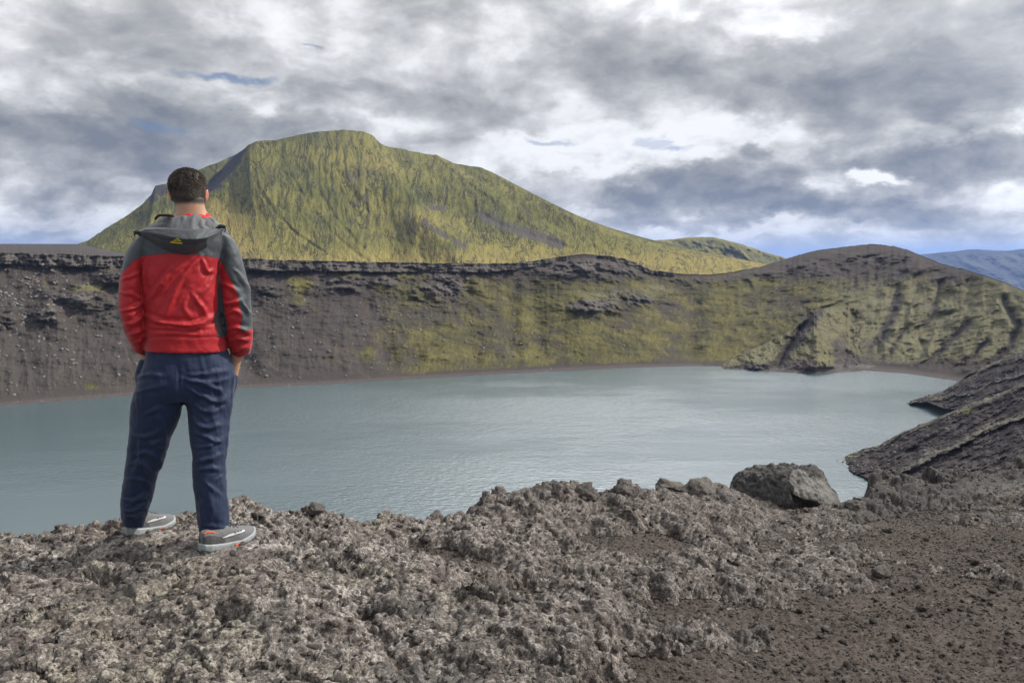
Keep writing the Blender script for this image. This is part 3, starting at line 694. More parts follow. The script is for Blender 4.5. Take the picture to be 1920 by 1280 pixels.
def ax_of(px): return slopes(px, 900)[0]
axs = np.concatenate([np.linspace(ax_of(-1100), ax_of(-300), 60)[:-1], np.linspace(ax_of(-300), ax_of(2300), 1150), np.linspace(ax_of(2300), ax_of(3000), 60)[1:]])
gpx = np.interp(axs, [ax_of(p) for p in range(-1000, 3001, 50)], list(range(-1000, 3001, 50)))
E = itp(gpx, EDG); silY = itp(gpx, SIL) + itp(gpx, [(0, 32), (200, 24), (330, 18), (500, 18), (700, 22), (900, 26), (1350, 20), (1500, 6), (1640, 6), (1920, 8)])
silY_s = np.convolve(np.pad(silY, 110, mode='edge'), np.hanning(223)[1:-1] / np.hanning(223)[1:-1].sum(), 'valid')
Ze = CZ + slopes(gpx, silY)[1] * E
Zs = CZ + slopes(gpx, silY_s)[1] * E
Yn_ = 1.75
NRW = 480
tt = np.linspace(0, 1, NRW)[:, None]
Yg = Yn_ * (E / Yn_) ** tt
zn = itp(gpx, [(-900, .05), (0, .04), (600, .02), (1200, -.04), (1920, -.12), (2900, -.3)])
lin = np.clip((Yg - 2.1) / (E - 2.1), 0, 1)
Zb = zn + (Zs - zn) * lin + (Ze - Zs) * sstep(.86, .99, lin)
Xg = axs * Yg
Xf, Yf = Xg.astype(np.float32), (Yg + 0 * Xg).astype(np.float32)
PXg = gpx[None] + 0 * Yg; PYg = np.interp(0, [0], [0]) + HZ + (CZ - Zb) / Yg * FPX
# rock crust mask from place: crust on the left and along the lip, gravel on the right and in pockets
bias = itp(gpx, [(0, .9), (700, .75), (1000, .45), (1300, .12), (1500, -.12), (1920, -.3)])[None]
low = sstep(1050, 1250, PYg)
bias = bias + .20 * sstep(1180, 1030, PYg) * sstep(1200, 1350, PXg) + .08
bias = bias + .30 * sstep(1010, 960, PYg) * sstep(1500, 1000, PXg) + .55 * sstep(1625, 1640, PXg) * sstep(965, 930, PYg)
bias = bias + .55 * sstep(.70, .93, lin) - .30 * low * sstep(900, 1300, PXg)
for (cx, cy, rx, ry, a) in [(1180, 1030, 120, 28, -.3), (800, 1055, 70, 22, -1.3), (930, 1140, 80, 20, -1.3), (620, 1095, 70, 15, -1.2), (400, 1205, 70, 18, -1.3), (700, 1190, 60, 14, -1.0), (180, 1120, 50, 10, -.9), (1240, 1180, 130, 40, -.4), (1120, 1170, 75, 35, .9), (1260, 1110, 60, 30, .5), (1430, 1130, 70, 40, .5), (1560, 1100, 55, 22, .8), (1330, 1195, 50, 30, .8), (1170, 1230, 120, 50, .5), (1600, 1060, 60, 22, .35), (1420, 1220, 60, 25, .7), (1750, 1000, 90, 25, -.2), (1000, 1010, 90, 20, -.5), (1330, 1010, 80, 20, .3)]:
    bias = bias + a * blob(PXg, PYg, cx, cy, rx, ry)
mk = sstep(-.42, .55, bias - .17 + .52 * fbm(Xf * 1.7, Yf * 1.7, 5.5, 7, .66))
wx = fbm(Xf * 2.3, Yf * 2.3, 1.0, 4) * .10; wy = fbm(Xf * 2.3, Yf * 2.3, 21.0, 4) * .10
xw, yw = Xf + wx, Yf + wy
lump = np.zeros_like(Xf)
for fr_, am, sd_ in [(1.5, .070, 0), (4.0, .046, 3), (9.5, .022, 5)]:
    f1, f2, cid = worley(xw * fr_, yw * fr_, sd_)
    prof = np.sqrt(np.clip(1 - (f1 / .82) ** 2, 0, 1))
    lump += am * (prof * (.4 + 1.1 * cid) - .55)
cr = ridged(xw * 3.2, yw * 3.2, 8.0, 5, .6) - 1.25
lump += cr * .012 + .05 * fbm(xw * 1.6, yw * 1.6, 12.0, 3)
gravel = fbm(Xf * 2.2, Yf * 2.2, 31.0, 4) * .03 + fbm(Xf * 22, Yf * 22, 1.0, 3, .6) * .005
f1, f2, cid = worley(Xf * 32 + wx * 30, Yf * 32 + wy * 30, 2)
gravel += np.where(cid > .55, np.clip(.45 - f1, 0, 1) * .035 * cid, 0)
f1b, _, cidb = worley(Xf * 12, Yf * 12, 6)
peb = np.where(cidb > .72, np.sqrt(np.clip(.13 - f1b ** 2 * (1.0 + 2 * (1 - cidb)), 0, 1)) * .075, 0)
lump_amp = (.86 + .7 * sstep(1600, 1650, PXg) * sstep(.78, .92, lin)) * (.62 + .38 * sstep(1500, 900, PXg)) * (.8 + .35 * sstep(.75, .98, lin))
rockz = -.075 + mk * .11 + lump * lump_amp * mk * 1.25
dz = np.maximum(rockz, gravel * (1 - mk * .5) - .03) 
foot_w = 0 * mk
# feet stand on settled ground
FEET = [((266, 1004), 3.96), ((416, 1026), 3.77)]
for (fx, fy), Yft in FEET:
    p = at(fx, fy, Yft)
    r2 = ((Xg - p[0]) / .24) ** 2 + ((Yg - p[1]) / .18) ** 2
    wgt = np.exp(-r2 ** 1.5)
    foot_w = np.maximum(foot_w, wgt); dz = dz * (1 - wgt * .9); Zb = Zb * (1 - wgt) + (-.016) * wgt
Zg = Zb + dz
rock_attr0 = np.clip(sstep(-.03, .02, rockz - (gravel * (1 - mk * .5) - .03)), 0, 1)
ov = mk * lump_amp
Xo = Xg + ov * .014 * fbm(Xf * 9, Yf * 9, 41.0, 3); Yo = Yg - ov * np.clip(lump, -.05, .2) * .22 + ov * .014 * fbm(Xf * 9, Yf * 9, 51.0, 3)
front = np.stack([Xo, Yo, Zg], -1)
# crumbly crust: pushed out along the surface, not just upwards
for sc_, am_, kind_ in ((8.0, .050, 1), (18.0, .022, 1), (40.0, .007, 0)):
    du = np.gradient(front, axis=0); dv = np.gradient(front, axis=1)
    nn = np.cross(dv, du); nn /= np.linalg.norm(nn, axis=-1, keepdims=True) + 1e-9
    nn = np.where(nn[..., 2:] < 0, -nn, nn)
    q3 = (front * sc_).astype(np.float32)
    v3 = fbm(q3[..., 0], q3[..., 1], q3[..., 2], 3, .55)
    v3 = (np.abs(v3) - .22) if kind_ else v3 * .6
    wgt3 = np.clip(rock_attr0 * lump_amp, 0, 1) * (1 - .85 * foot_w)
    front = front + nn * (v3 * am_ * wgt3)[..., None]
Zg = front[..., 2]
rk = np.array([.02, .05, .10, .18, .35, .7, 1.3, 2.5, 5, 9, 16, 28, 45, 62])[:, None]
Yb = E[None] + rk
Zk = Zg[-1][None] - rk * np.where(rk < .6, 1.35, .95) - .2 * sstep(.1, 1.0, rk) + fbm(axs * Yb * .8, Yb * .8, 3.0, 4) * .12 * sstep(.1, 1, rk)
bk = np.stack([axs * Yb, Yb, np.maximum(Zk, WZ - 6)], -1)
near = np.stack([axs[None] * np.array([.3, .9])[:, None], np.repeat(np.array([.3, .9])[:, None], len(axs), 1), (zn - .06)[None] + 0 * np.array([.3, .9])[:, None]], -1)
G = np.concatenate([near, front, bk], 0)
pg = lambda A: np.concatenate([np.repeat(A[:1], 2, 0), A, np.repeat(A[-1:], len(rk), 0)], 0)
rock_attr = np.clip(sstep(-.05, .045, rockz - (gravel * (1 - mk * .5) - .03)) , 0, 1)
dark_attr = np.maximum.reduce([.85 * sstep(1480, 1640, PXg) * sstep(.72, .9, lin), .45 * sstep(.86, .98, lin) * sstep(560, 1000, PXg), .35 * sstep(600, 1100, PXg) * fbm(Xf * 1.1, Yf * 1.1, 77.0, 3)])
dark_r = .9 * sstep(1560, 1640, PXg) * sstep(.66, .82, lin)
dark_attr = np.clip(dark_attr * .6 + .7 * sstep(.30, .55, fbm(Xf * 2.0, Yf * 2.0, 61.0, 4)) * .8, 0, .9)
lich_attr = itp(gpx, [(0, 1), (700, .9), (1000, .55), (1300, .2), (1920, 0)])[None] + 0 * PXg
grid_obj('ground', G, MT_GROUND, {'rock': pg(rock_attr), 'dark': pg(np.maximum(dark_attr, dark_r)), 'lichen': pg(lich_attr)}, label='rough lichen grey lava crust and brown gravel on the crater rim')
def ground_z(x, y):
    j = np.argmin(np.abs(axs - x / y)); i = int(np.clip(np.searchsorted(Yg[:, j], y), 0, NRW - 1))
    return float(Zg[i, j])
def ground_base(px, py):
    """place on the ground seen at photo pixel px, py"""
    ax = slopes(px, py)
    j = np.argmin(np.abs(axs - ax[0]))
    r = CZ + ax[1] * Yg[:, j] - Zg[:, j]
    k = np.where(r < 0)[0]
    i = int(k[0]) if len(k) else NRW - 1
    return np.array([ax[0] * Yg[i, j], Yg[i, j], Zg[i, j]])
# ------------------------------------------------------------------ the man at the rim, seen from behind
def mat_cloth(name, build):
    m, t = material(name)
    P = t.n('ShaderNodeTexCoord').outputs['Object']
    c, rough, spec = build(t, P)
    cr = t.noise(P, 26.0, 4, .6); wv = t.noise(P, 420.0, 2, .5)
    h = t.m('ADD', t.m('MULTIPLY', cr, .0045), t.m('MULTIPLY', wv, .0006))
    b = finish(t, c, rough, t.bump(h, .8, 1.0), spec)
    b.inputs['Sheen Weight'].default_value = .12
    return m
def _jk(t, P):
    n = t.noise(P, 9.0, 4, .6)
    red = t.mix(n, (.31, .007, .012), (.40, .010, .016))
    gry = t.mix(n, (.040, .047, .054), (.060, .068, .076))
    c = t.mix(t.mapr(t.attr('panel'), -.0012, .0012), red, gry)
    seam = t.mapr(t.m('ABSOLUTE', t.attr('panel')), .0015, .004)
    return t.mix(seam, t.mix(.5, c, (.03, .02, .025)), c), .52, .35
def _gr(t, P):
    n = t.noise(P, 12.0, 4, .6)
    return t.mix(n, (.026, .033, .040), (.042, .050, .058)), .55, .35
def _lg(t, P):
    n = t.noise(P, 16.0, 4, .6)
    return t.mix(n, (.070, .074, .082), (.125, .13, .14)), .6, .3
def _nv(t, P):
    n = t.noise(P, 7.0, 4, .6)
    return t.mix(n, (.006, .013, .039), (.012, .025, .068)), .62, .3
MT_JACKET, MT_HOOD, MT_LINING, MT_NAVY = mat_cloth('jacket_fabric', _jk), mat_cloth('hood_fabric', _gr), mat_cloth('hood_lining', _lg), mat_cloth('navy_fabric', _nv)
def mat_plain_col(name, col, rough=.6, spec=.3, ns=60.0, var=.25, bump=.001):
    m, t = material(name)
    P = t.n('ShaderNodeTexCoord').outputs['Object']
    n = t.noise(P, ns, 4, .6)
    a = tuple(v * (1 - var) for v in col); b = tuple(v * (1 + var) for v in col)
    finish(t, t.mix(n, a, b), rough, t.bump(n, .6, bump * 6), spec)
    return m
MT_RED = mat_plain_col('red_knit', (.52, .016, .025), .8)
MT_BLACK = mat_plain_col('black_plastic', (.014, .014, .016), .5)
MT_YELLOW = mat_plain_col('yellow_print', (.85, .72, .06), .6, var=.08)
MT_UPPER = mat_plain_col('shoe_mesh', (.15, .15, .155), .75, ns=220.0, var=.5, bump=.002)
MT_UPPER2 = mat_plain_col('shoe_overlay', (.075, .072, .075), .6, ns=120.0)
MT_SOLE = mat_plain_col('shoe_foam', (.29, .315, .32), .65, ns=50.0, var=.2)
MT_TREAD = mat_plain_col('shoe_tread', (.10, .105, .11), .7)
MT_WHITE = mat_plain_col('white_print', (.55, .55, .56), .5, var=.08)
MT_ORANGE = mat_plain_col('orange_foam', (.75, .12, .035), .6, var=.15)
def mat_skin():
    m, t = material('skin')
    P = t.n('ShaderNodeTexCoord').outputs['Object']
    n = t.noise(P, 30.0, 4, .6); f = t.noise(P, 260.0, 3, .6)
    c = t.mix(n, (.36, .205, .130), (.46, .275, .180))
    c = t.mix(t.attr('ear'), c, (.52, .19, .115))
    st = t.mapr(t.m('ADD', t.attr('stubble'), t.m('MULTIPLY', t.m('SUBTRACT', f, .5), .5)), .2, .9)
    c = t.mix(st, c, (.040, .030, .026))
    b = finish(t, c, .55, t.bump(f, .3, .002), .35)
    b.inputs['Subsurface Weight'].default_value = .25
    b.inputs['Subsurface Radius'].default_value = (1.0, .35, .2)
    b.inputs['Subsurface Scale'].default_value = .012
    return m
def mat_hair():
    m, t = material('short_hair')
    P = t.n('ShaderNodeTexCoord').outputs['Object']
    n = t.noise(t.vm('MULTIPLY', P, (1, 1, .45)), 190.0, 4, .7); n2 = t.noise(P, 45.0, 4, .65)
    c = t.ramp(t.m('ADD', t.m('MULTIPLY', n, .6), t.m('MULTIPLY', n2, .4)), [(.35, (.026, .020, .016)), (.55, (.066, .050, .040)), (.72, (.14, .11, .09))])
    finish(t, c, .55, t.bump(t.m('ADD', n, n2), .9, .004), .35)
    return m
MT_SKIN, MT_HAIR = mat_skin(), mat_hair()

MAN_Y = 3.83
_s = slopes(347, 1015)
M0 = np.array([_s[0] * MAN_Y, MAN_Y, 0.0])
PHI = math.atan2(-M0[0], M0[1])
EX = np.array([math.cos(PHI), math.sin(PHI), 0.0]); EY = np.array([-math.sin(PHI), math.cos(PHI), 0.0])
def loc(px, py, yl=0.0):
    """photo pixel -> the man's own coordinates on the plane yl metres in front of his spine"""
    sx, sz = slopes(px, py)
    d = np.array([float(sx), 1.0, float(sz)])
    C = np.array([0, 0, CZ]) - M0
    s = (yl - C @ EY) / (d @ EY)
    p = C + s * d
    return np.array([p @ EX, yl, p[2]])
def to_px(V):
    """the man's own coordinates -> photo pixel (used to lay the sewn panels and folds onto the cloth)"""
    Wd = M0 + V[:, :1] * EX + V[:, 1:2] * EY + V[:, 2:] * np.array([0, 0, 1.0]) - np.array([0, 0, CZ])
    f = Wd[:, 1] * _cp - Wd[:, 2] * _sp; u = Wd[:, 1] * _sp + Wd[:, 2] * _cp
    return 960 + FPX * Wd[:, 0] / f, 640 - FPX * u / f

def catmull(A, n):
    A = np.asarray(A, float); k = len(A)
    t = np.linspace(0, k - 1, n); i = np.clip(t.astype(int), 0, k - 2); f = (t - i)[:, None]
    g = lambda j: A[np.clip(j, 0, k - 1)]
    p0, p1, p2, p3 = g(i - 1), g(i), g(i + 1), g(i + 2)
    return .5 * (2 * p1 + (p2 - p0) * f + (2 * p0 - 5 * p1 + 4 * p2 - p3) * f ** 2 + (3 * p1 - p0 - 3 * p2 + p3) * f ** 3)
def tube(C, U, V, n=40, ex=2.0, steps=6, cap=True):
    """closed skin through rings with centre C and half-axes U, V"""
    m = max(2, (len(C) - 1) * steps + 1)
    C, U, V = catmull(C, m), catmull(U, m), catmull(V, m)
    if cap:
        C = np.concatenate([C[:1], C, C[-1:]]); U = np.concatenate([U[:1] * .01, U, U[-1:] * .01]); V = np.concatenate([V[:1] * .01, V, V[-1:] * .01])
    a = np.linspace(0, 2 * math.pi, n, endpoint=False)
    ca, sa = np.cos(a), np.sin(a)
    ca = np.sign(ca) * np.abs(ca) ** (2 / ex); sa = np.sign(sa) * np.abs(sa) ** (2 / ex)
    G = C[:, None] + U[:, None] * ca[None, :, None] + V[:, None] * sa[None, :, None]
    return G.reshape(-1, 3), grid_faces(len(C), n, True)
def edge_tube(rows, n=40, ex=2.0, steps=6):
    """rows: (left px, left py, right px, right py, half depth, yl)"""
    C, U, V = [], [], []
    for (lx, ly, rx, ry, dep, yl) in rows:
        a, b = loc(lx, ly, yl), loc(rx, ry, yl)
        C.append((a + b) / 2); U.append((b - a) / 2); V.append((0, dep, 0))
    return tube(C, U, V, n, ex, steps)
def limb(pts, n=20, steps=4):
    """pts: (x, y, z, radius)"""
    pts = np.asarray(pts, float); Pp = pts[:, :3]
    T = np.gradient(Pp, axis=0); T /= np.linalg.norm(T, axis=1)[:, None]
    ref = np.array([0, 1.0, .01]); 
    U = np.cross(T, ref); bad = np.linalg.norm(U, axis=1) < .2
    U[bad] = np.cross(T[bad], np.array([1.0, 0, 0])); U /= np.linalg.norm(U, axis=1)[:, None]
    W = np.cross(U, T)
    r = pts[:, 3:4]
    return tube(Pp, U * r, W * r, n, 2.0, steps)
def ellipsoid(c, r, n=32):
    th = np.linspace(0.001, math.pi - .001, n); ph = np.linspace(0, 2 * math.pi, n * 2, endpoint=False)
    G = np.stack([np.sin(th)[:, None] * np.cos(ph), np.sin(th)[:, None] * np.sin(ph), np.cos(th)[:, None] + 0 * ph], -1)
    return (G * np.array(r) + np.array(c)).reshape(-1, 3), grid_faces(n, n * 2, True)
def join(parts):
    V, F, k = [], [], 0
    for v, f in parts:
        V.append(v); F.append(f + k); k += len(v)
    return np.concatenate(V), np.concatenate(F)
def skin_over(parts, voxel, smooth=8):
    """one continuous surface over overlapping shapes"""
    V, F = join(parts)
    me_ = mesh_arrays('tmp', V, F)
    ob = bpy.data.objects.new('tmp', me_); COL.objects.link(ob)
    md = ob.modifiers.new('r', 'REMESH'); md.mode = 'VOXEL'; md.voxel_size = voxel
    sm = ob.modifiers.new('s', 'SMOOTH'); sm.factor = .5; sm.iterations = smooth
    dg = bpy.context.evaluated_depsgraph_get()
    ev = ob.evaluated_get(dg); m2 = ev.to_mesh()
    nv = len(m2.vertices); V = np.empty(nv * 3, np.float32); m2.vertices.foreach_get('co', V)
    N = np.empty(nv * 3, np.float32); m2.vertex_normals.foreach_get('vector', N)
    F = np.array([p.vertices[:] for p in m2.polygons if len(p.vertices) == 4], np.int32)
    ev.to_mesh_clear()
    bpy.data.objects.remove(ob); bpy.data.meshes.remove(me_)
    return V.reshape(-1, 3).astype(float), F, N.reshape(-1, 3).astype(float)
def arc_dist(px, py, pts):
    """distance to a smooth line through pts, and how far along it (0..1)"""
    C = catmull(np.asarray(pts, float), max(6, 5 * len(pts)))
    L = np.concatenate([[0], np.cumsum(np.hypot(*np.diff(C, axis=0).T))])
    best = np.full(px.shape, 1e9); tt_ = np.zeros(px.shape)
    for i in range(len(C) - 1):
        e = C[i + 1] - C[i]; q_ = np.clip(((px - C[i, 0]) * e[0] + (py - C[i, 1]) * e[1]) / (e @ e + 1e-9), 0, 1)
        dd = np.hypot(px - C[i, 0] - q_ * e[0], py - C[i, 1] - q_ * e[1])
        m_ = dd < best; best = np.where(m_, dd, best); tt_ = np.where(m_, (L[i] + q_ * (L[i + 1] - L[i])) / L[-1], tt_)
    return best, tt_
def folds(px, py, lst, back):
    """raised creases: (points, width px, height m)"""
    d = np.zeros_like(px)
    for pts, wd, am in lst:
        dist, al = arc_dist(px + 2.5 * fbm(px * .06, py * .06, 3.0, 2), py + 2.5 * fbm(px * .06, py * .06, 9.0, 2), pts)
        am = am * np.sin(math.pi * np.clip(al * .92 + .04, 0, 1)) ** .9; wd = wd * (.75 + .5 * al)
        d += am * (np.exp(-(dist / wd) ** 2) - .45 * np.exp(-((dist - 2.0 * wd) / (1.1 * wd)) ** 2))
    return d * back
def cr1(*p): return [(180 + x / 3.282, 290 + y / 3.282) for x, y in p]
def cr2(*p): return [(180 + x / 3.047, 640 + y / 3.047) for x, y in p]

man = link('person', None, None, label='man seen from behind in a red and grey hooded jacket, hands in pockets', cat='person')
man.location = M0; man.rotation_euler = (0, 0, PHI)

# body: head, neck, trunk, arms, hands and legs in one surface
hd = loc(353, 362, .0)
HC = np.array([hd[0], .02, hd[2]])
TURN = math.radians(-10)
def headpt(p):
    c, s = math.cos(TURN), math.sin(TURN)
    p = np.asarray(p, float)
    return np.stack([HC[0] + p[..., 0] * c - p[..., 1] * s, HC[1] + p[..., 0] * s + p[..., 1] * c, HC[2] + p[..., 2]], -1)
def hell(c, r, n=28):
    v, f = ellipsoid(c, r, n); return headpt(v), f
parts = [hell((0, -.008, .0), (.074, .097, .092)), hell((0, .03, -.065), (.058, .066, .066)), hell((0, .045, -.02), (.066, .055, .075)),
         hell((0, .103, -.045), (.013, .018, .022)), hell((0, .098, -.02), (.009, .012, .03)), hell((0, .088, -.083), (.022, .014, .008)), hell((0, .08, -.115), (.022, .02, .016)),
         hell((-.028, .085, .006), (.022, .012, .006)), hell((.028, .085, .006), (.022, .012, .006))]
for s in (-1, 1):                                           # ears
    v, f = ellipsoid((0, 0, 0), (.007, .020, .034), 20)
    rot = Matrix.Rotation(s * math.radians(-28), 3, 'Z') @ Matrix.Rotation(s * math.radians(8), 3, 'Y')
    v = v @ np.array(rot).T + np.array([s * .082, -.004, -.008])
    parts.append((headpt(v), f))
    parts.append(hell((s * .076, .004, -.008), (.012, .012, .022), 16))
neck = []
for (l, r, y, dep, yl) in [(332, 383, 372, .062, -.012), (332, 384, 386, .060, -.014), (329, 388, 398, .062, -.012), (318, 398, 412, .07, -.005), (308, 396, 430, .07, 0), (290, 404, 455, .085, 0), (276, 408, 520, .10, 0), (284, 405, 590, .095, 0), (282, 412, 660, .10, 0), (280, 418, 720, .10, 0)]:
    neck.append((l, y, r, y, dep, yl))
parts.append(edge_tube(neck, 32, 2.2, 4))
def lp(px, py, yl, r): return (*loc(px, py, yl), r)
for side in (-1, 1):
    if side < 0:
        arm = [lp(282, 462, 0, .04), lp(258, 486, -.015, .04), lp(245, 545, -.03, .04), lp(247, 590, -.03, .038), lp(257, 625, .02, .034), lp(270, 650, .085, .018)]
        palm = [lp(270, 650, .085, .018), lp(276, 680, .085, .028), lp(276, 703, .075, .032)]
        fing = [[(262, 700, .07), (263, 722, .075), (266, 738, .078)], [(266, 703, .07), (268, 728, .076), (270, 745, .08)], [(271, 703, .07), (273, 728, .078), (275, 744, .082)], [(276, 700, .07), (278, 720, .078), (280, 735, .082)], [(275, 668, .06), (284, 684, .07), (287, 698, .08)]]
    else:
        arm = [lp(408, 462, 0, .04), lp(428, 486, -.015, .04), lp(441, 545, -.03, .046), lp(447, 590, -.04, .044), lp(450, 632, -.02, .038), lp(441, 674, .03, .029)]
        palm = [lp(441, 674, .03, .029), lp(436, 692, .045, .033), lp(431, 712, .055, .033)]
        fing = [[(437, 708, .055), (434, 730, .06), (431, 744, .065)], [(432, 711, .055), (429, 736, .06), (427, 752, .066)], [(427, 711, .055), (424, 735, .062), (422, 750, .068)], [(422, 708, .055), (419, 727, .062), (417, 742, .068)], [(428, 684, .045), (419, 697, .055), (415, 710, .065)]]
    parts.append(limb(arm)); parts.append(limb(palm))
    for fg in fing: parts.append(limb([lp(*q, r) for q, r in zip(fg, (.0095, .0088, .0078))], 12, 3))
parts.append(limb([lp(312, 700, 0, .09), lp(296, 780, .02, .075), lp(276, 860, .06, .056), lp(257, 930, .10, .045), lp(254, 972, .12, .032)]))
parts.append(limb([lp(392, 700, 0, .09), lp(392, 780, -.03, .075), lp(391, 860, -.07, .056), lp(395, 940, -.09, .045), lp(404, 992, -.09, .034)]))
V, F, N = skin_over(parts, .0064, 5)
hv = V - HC
zb = loc(353, 381)[2] - HC[2]
backside = sstep(.05, -.02, hv[:, 1])
stub = .9 * sstep(zb - .028, zb + .012, hv[:, 2]) * sstep(-.2, -.05, hv[:, 2]) * backside * (np.abs(hv[:, 0]) < .078)
ear = sstep(.079, .084, np.abs(hv[:, 0] * math.cos(-TURN) - hv[:, 1] * math.sin(-TURN))) * (hv[:, 2] > -.055) * (hv[:, 2] < .04)
link('body', mesh_arrays('body', V, F, {'stubble': stub, 'ear': ear}), MT_SKIN, man)

# hair: short at the nape and sides, fuller on top
th = np.linspace(.001, math.pi - .001, 150); ph = np.linspace(0, 2 * math.pi, 260, endpoint=False)
D = np.stack([np.sin(th)[:, None] * np.cos(ph), np.sin(th)[:, None] * np.sin(ph), np.cos(th)[:, None] + 0 * ph], -1)
S_ = D * np.array([.0745, .0975, .0925]) + np.array([0, -.008, 0])
S_[..., 0] *= 1 - .10 * sstep(.0, -.07, S_[..., 2])
x_, y_, z_ = S_[..., 0], S_[..., 1], S_[..., 2]
line = np.where(y_ < -.02, -.046, np.interp(y_, [-.02, .0, .03, .06, .10], [-.034, .008, .012, .05, .06]))
thick = .019 * sstep(-.01, .07, z_) + .0045 * sstep(line, line + .03, z_) - .010 * sstep(line + .012, line - .006, z_)
thick = thick + (.0022 * fbm(x_ * 75, y_ * 75, z_ * 45, 4, .65) + .003 * fbm(x_ * 28, y_ * 28, z_ * 28, 3)) * sstep(line, line + .05, z_)
thick = thick + .004 * sstep(.0, .05, x_) * sstep(.03, .07, z_)
Hh = headpt(S_ + D * thick[..., None])
# short strands standing off the cap, combed back and to his right
rs = np.random.RandomState(12)
keep = np.where(((thick > .0018) & (th[:, None] > .02)).ravel())[0]
wgt_ = np.repeat(np.sin(th), 260)[keep]
pk = rs.choice(keep, 9000, p=wgt_ / wgt_.sum())
Pb = (S_ + D * (thick * .75)[..., None]).reshape(-1, 3)[pk]; Dn = D.reshape(-1, 3)[pk]
up_ = sstep(-.03, .07, Pb[:, 2])
comb = np.stack([.35 + 0 * up_, -.55 + .9 * up_, -.45 + .5 * up_], 1) + rs.normal(size=(9000, 3)) * .18
comb = comb - (comb * Dn).sum(1)[:, None] * Dn; comb /= np.linalg.norm(comb, axis=1)[:, None] + 1e-6
ln = (.005 + .011 * up_ + .004 * rs.rand(9000))[:, None]
side_ = np.cross(comb, Dn); wd_ = (.0009 + .0006 * up_)[:, None]
tip = Pb + comb * ln * (.75 - .25 * up_[:, None]) + Dn * ln * (.30 + .35 * up_[:, None])
mid = Pb + comb * ln * .35 + Dn * ln * .30
Vs = np.stack([Pb - side_ * wd_, Pb + side_ * wd_, mid + side_ * wd_ * .8, mid - side_ * wd_ * .8, tip + side_ * wd_ * .25, tip - side_ * wd_ * .25], 1).reshape(-1, 3)
ks = np.arange(9000)[:, None] * 6
Fs = np.concatenate([ks + np.array([0, 1, 2, 3]), ks + np.array([3, 2, 4, 5])], 0)
nb_ = 150 * 260
link('hair', mesh_arrays('hair', np.concatenate([Hh.reshape(-1, 3), headpt(Vs)]), np.concatenate([grid_faces(150, 260, True), Fs + nb_])), MT_HAIR, man)

# jacket: body and sleeves as one cloth with sewn colour panels
torso = [(306, 398, 409, .080, -.005), (284, 414, 421, .098, -.005), (264, 427, 433, .115, 0), (257, 430, 450, .125, 0), (258, 423, 475, .135, 0), (262, 414, 515, .142, 0), (266, 412, 560, .142, 0), (267, 415, 600, .142, 0), (268, 420, 622, .142, 0), (271, 423, 640, .136, 0), (271, 425, 657, .138, 0)]
sl = [(250, 450, 288, 436, .088, 0), (239, 468, 276, 474, .088, -.01), (229, 497, 267, 510, .084, -.02), (222, 540, 267, 545, .080, -.03), (222, 582, 269, 590, .078, -.035), (228, 610, 272, 620, .074, -.012), (236, 630, 274, 642, .068, .025), (251, 660, 278, 667, .044, .072)]
sr = [(402, 438, 436, 446, .088, 0), (410, 475, 449, 470, .088, -.01), (411, 500, 457, 497, .085, -.02), (413, 545, 468, 538, .082, -.03), (417, 585, 472, 580, .080, -.04), (423, 622, 474, 618, .076, -.03), (428, 650, 473, 648, .068, 0), (436, 671, 467, 664, .046, .03)]
V, F, N = skin_over([edge_tube([(l, y, r, y, d, yl) for l, r, y, d, yl in torso], 64, 2.5, 6), edge_tube(sl, 40, 2.1), edge_tube(sr, 40, 2.1)], .0062, 7)
px, py = to_px(V)
back = sstep(.25, -.35, N[:, 1])
JF = [(p_, w_, a_ * 1.7) for p_, w_, a_ in [(cr1((650, 620), (560, 720), (480, 850), (420, 1000)), 4.5, .010), (cr1((470, 690), (380, 820), (300, 920)), 4, .007), (cr1((590, 850), (640, 920), (690, 1000)), 4, .007), (cr1((560, 870), (545, 950), (600, 1010)), 3.5, .004),
      (cr1((290, 980), (400, 1030), (520, 1045), (640, 1040), (740, 985)), 4, .011), (cr1((300, 1055), (420, 1062), (560, 1075), (720, 1050)), 3, .007), (cr1((330, 1100), (500, 1098), (640, 1104)), 2.5, .004),
      (cr1((650, 640), (690, 720), (735, 700)), 3.5, .006), (cr1((300, 640), (290, 760), (300, 880)), 3, .004), (cr1((740, 720), (690, 800), (600, 900)), 4, .005),
      (cr1((160, 775), (220, 745), (275, 725)), 3, .006), (cr1((145, 850), (230, 860), (285, 905)), 3.5, .007), (cr1((150, 965), (220, 945), (290, 910)), 3, .008), (cr1((165, 1040), (230, 1030), (300, 985)), 3, .008), (cr1((190, 1110), (240, 1090), (300, 1070)), 3, .008), (cr1((200, 1150), (260, 1150), (300, 1110)), 2.5, .005),
      (cr1((765, 790), (810, 800), (880, 860)), 3.5, .008), (cr1((780, 905), (830, 915), (890, 890)), 3.5, .010), (cr1((785, 985), (850, 960), (900, 985)), 3, .007), (cr1((800, 1080), (860, 1060), (955, 1095)), 3.5, .008), (cr1((810, 1150), (870, 1130), (960, 1140)), 3, .007), (cr1((820, 1215), (880, 1190), (945, 1180)), 3, .006), (cr1((850, 700), (920, 790), (950, 880)), 4, .005), (cr1((900, 890), (930, 960), (955, 980)), 3, .006)]]
d = folds(px, py, JF, back)
d += .0035 * back * fbm(px * .03 + py * .022, py * .035 - px * .03, 1.0, 2, .4) + .0008 * fbm(V[:, 0] * 40, V[:, 1] * 40, V[:, 2] * 40, 3)
seam_ = np.exp(-((py - (633 + (px - 271) * -.01)) / 1.6) ** 2) * (px > 270) * (px < 424) * back
d -= .004 * seam_
arm_l = (px < 267 + 0 * py) & (py > 470); arm_r = (px > np.interp(py, [440, 485, 545, 600, 660], [408, 411, 414, 420, 430]))
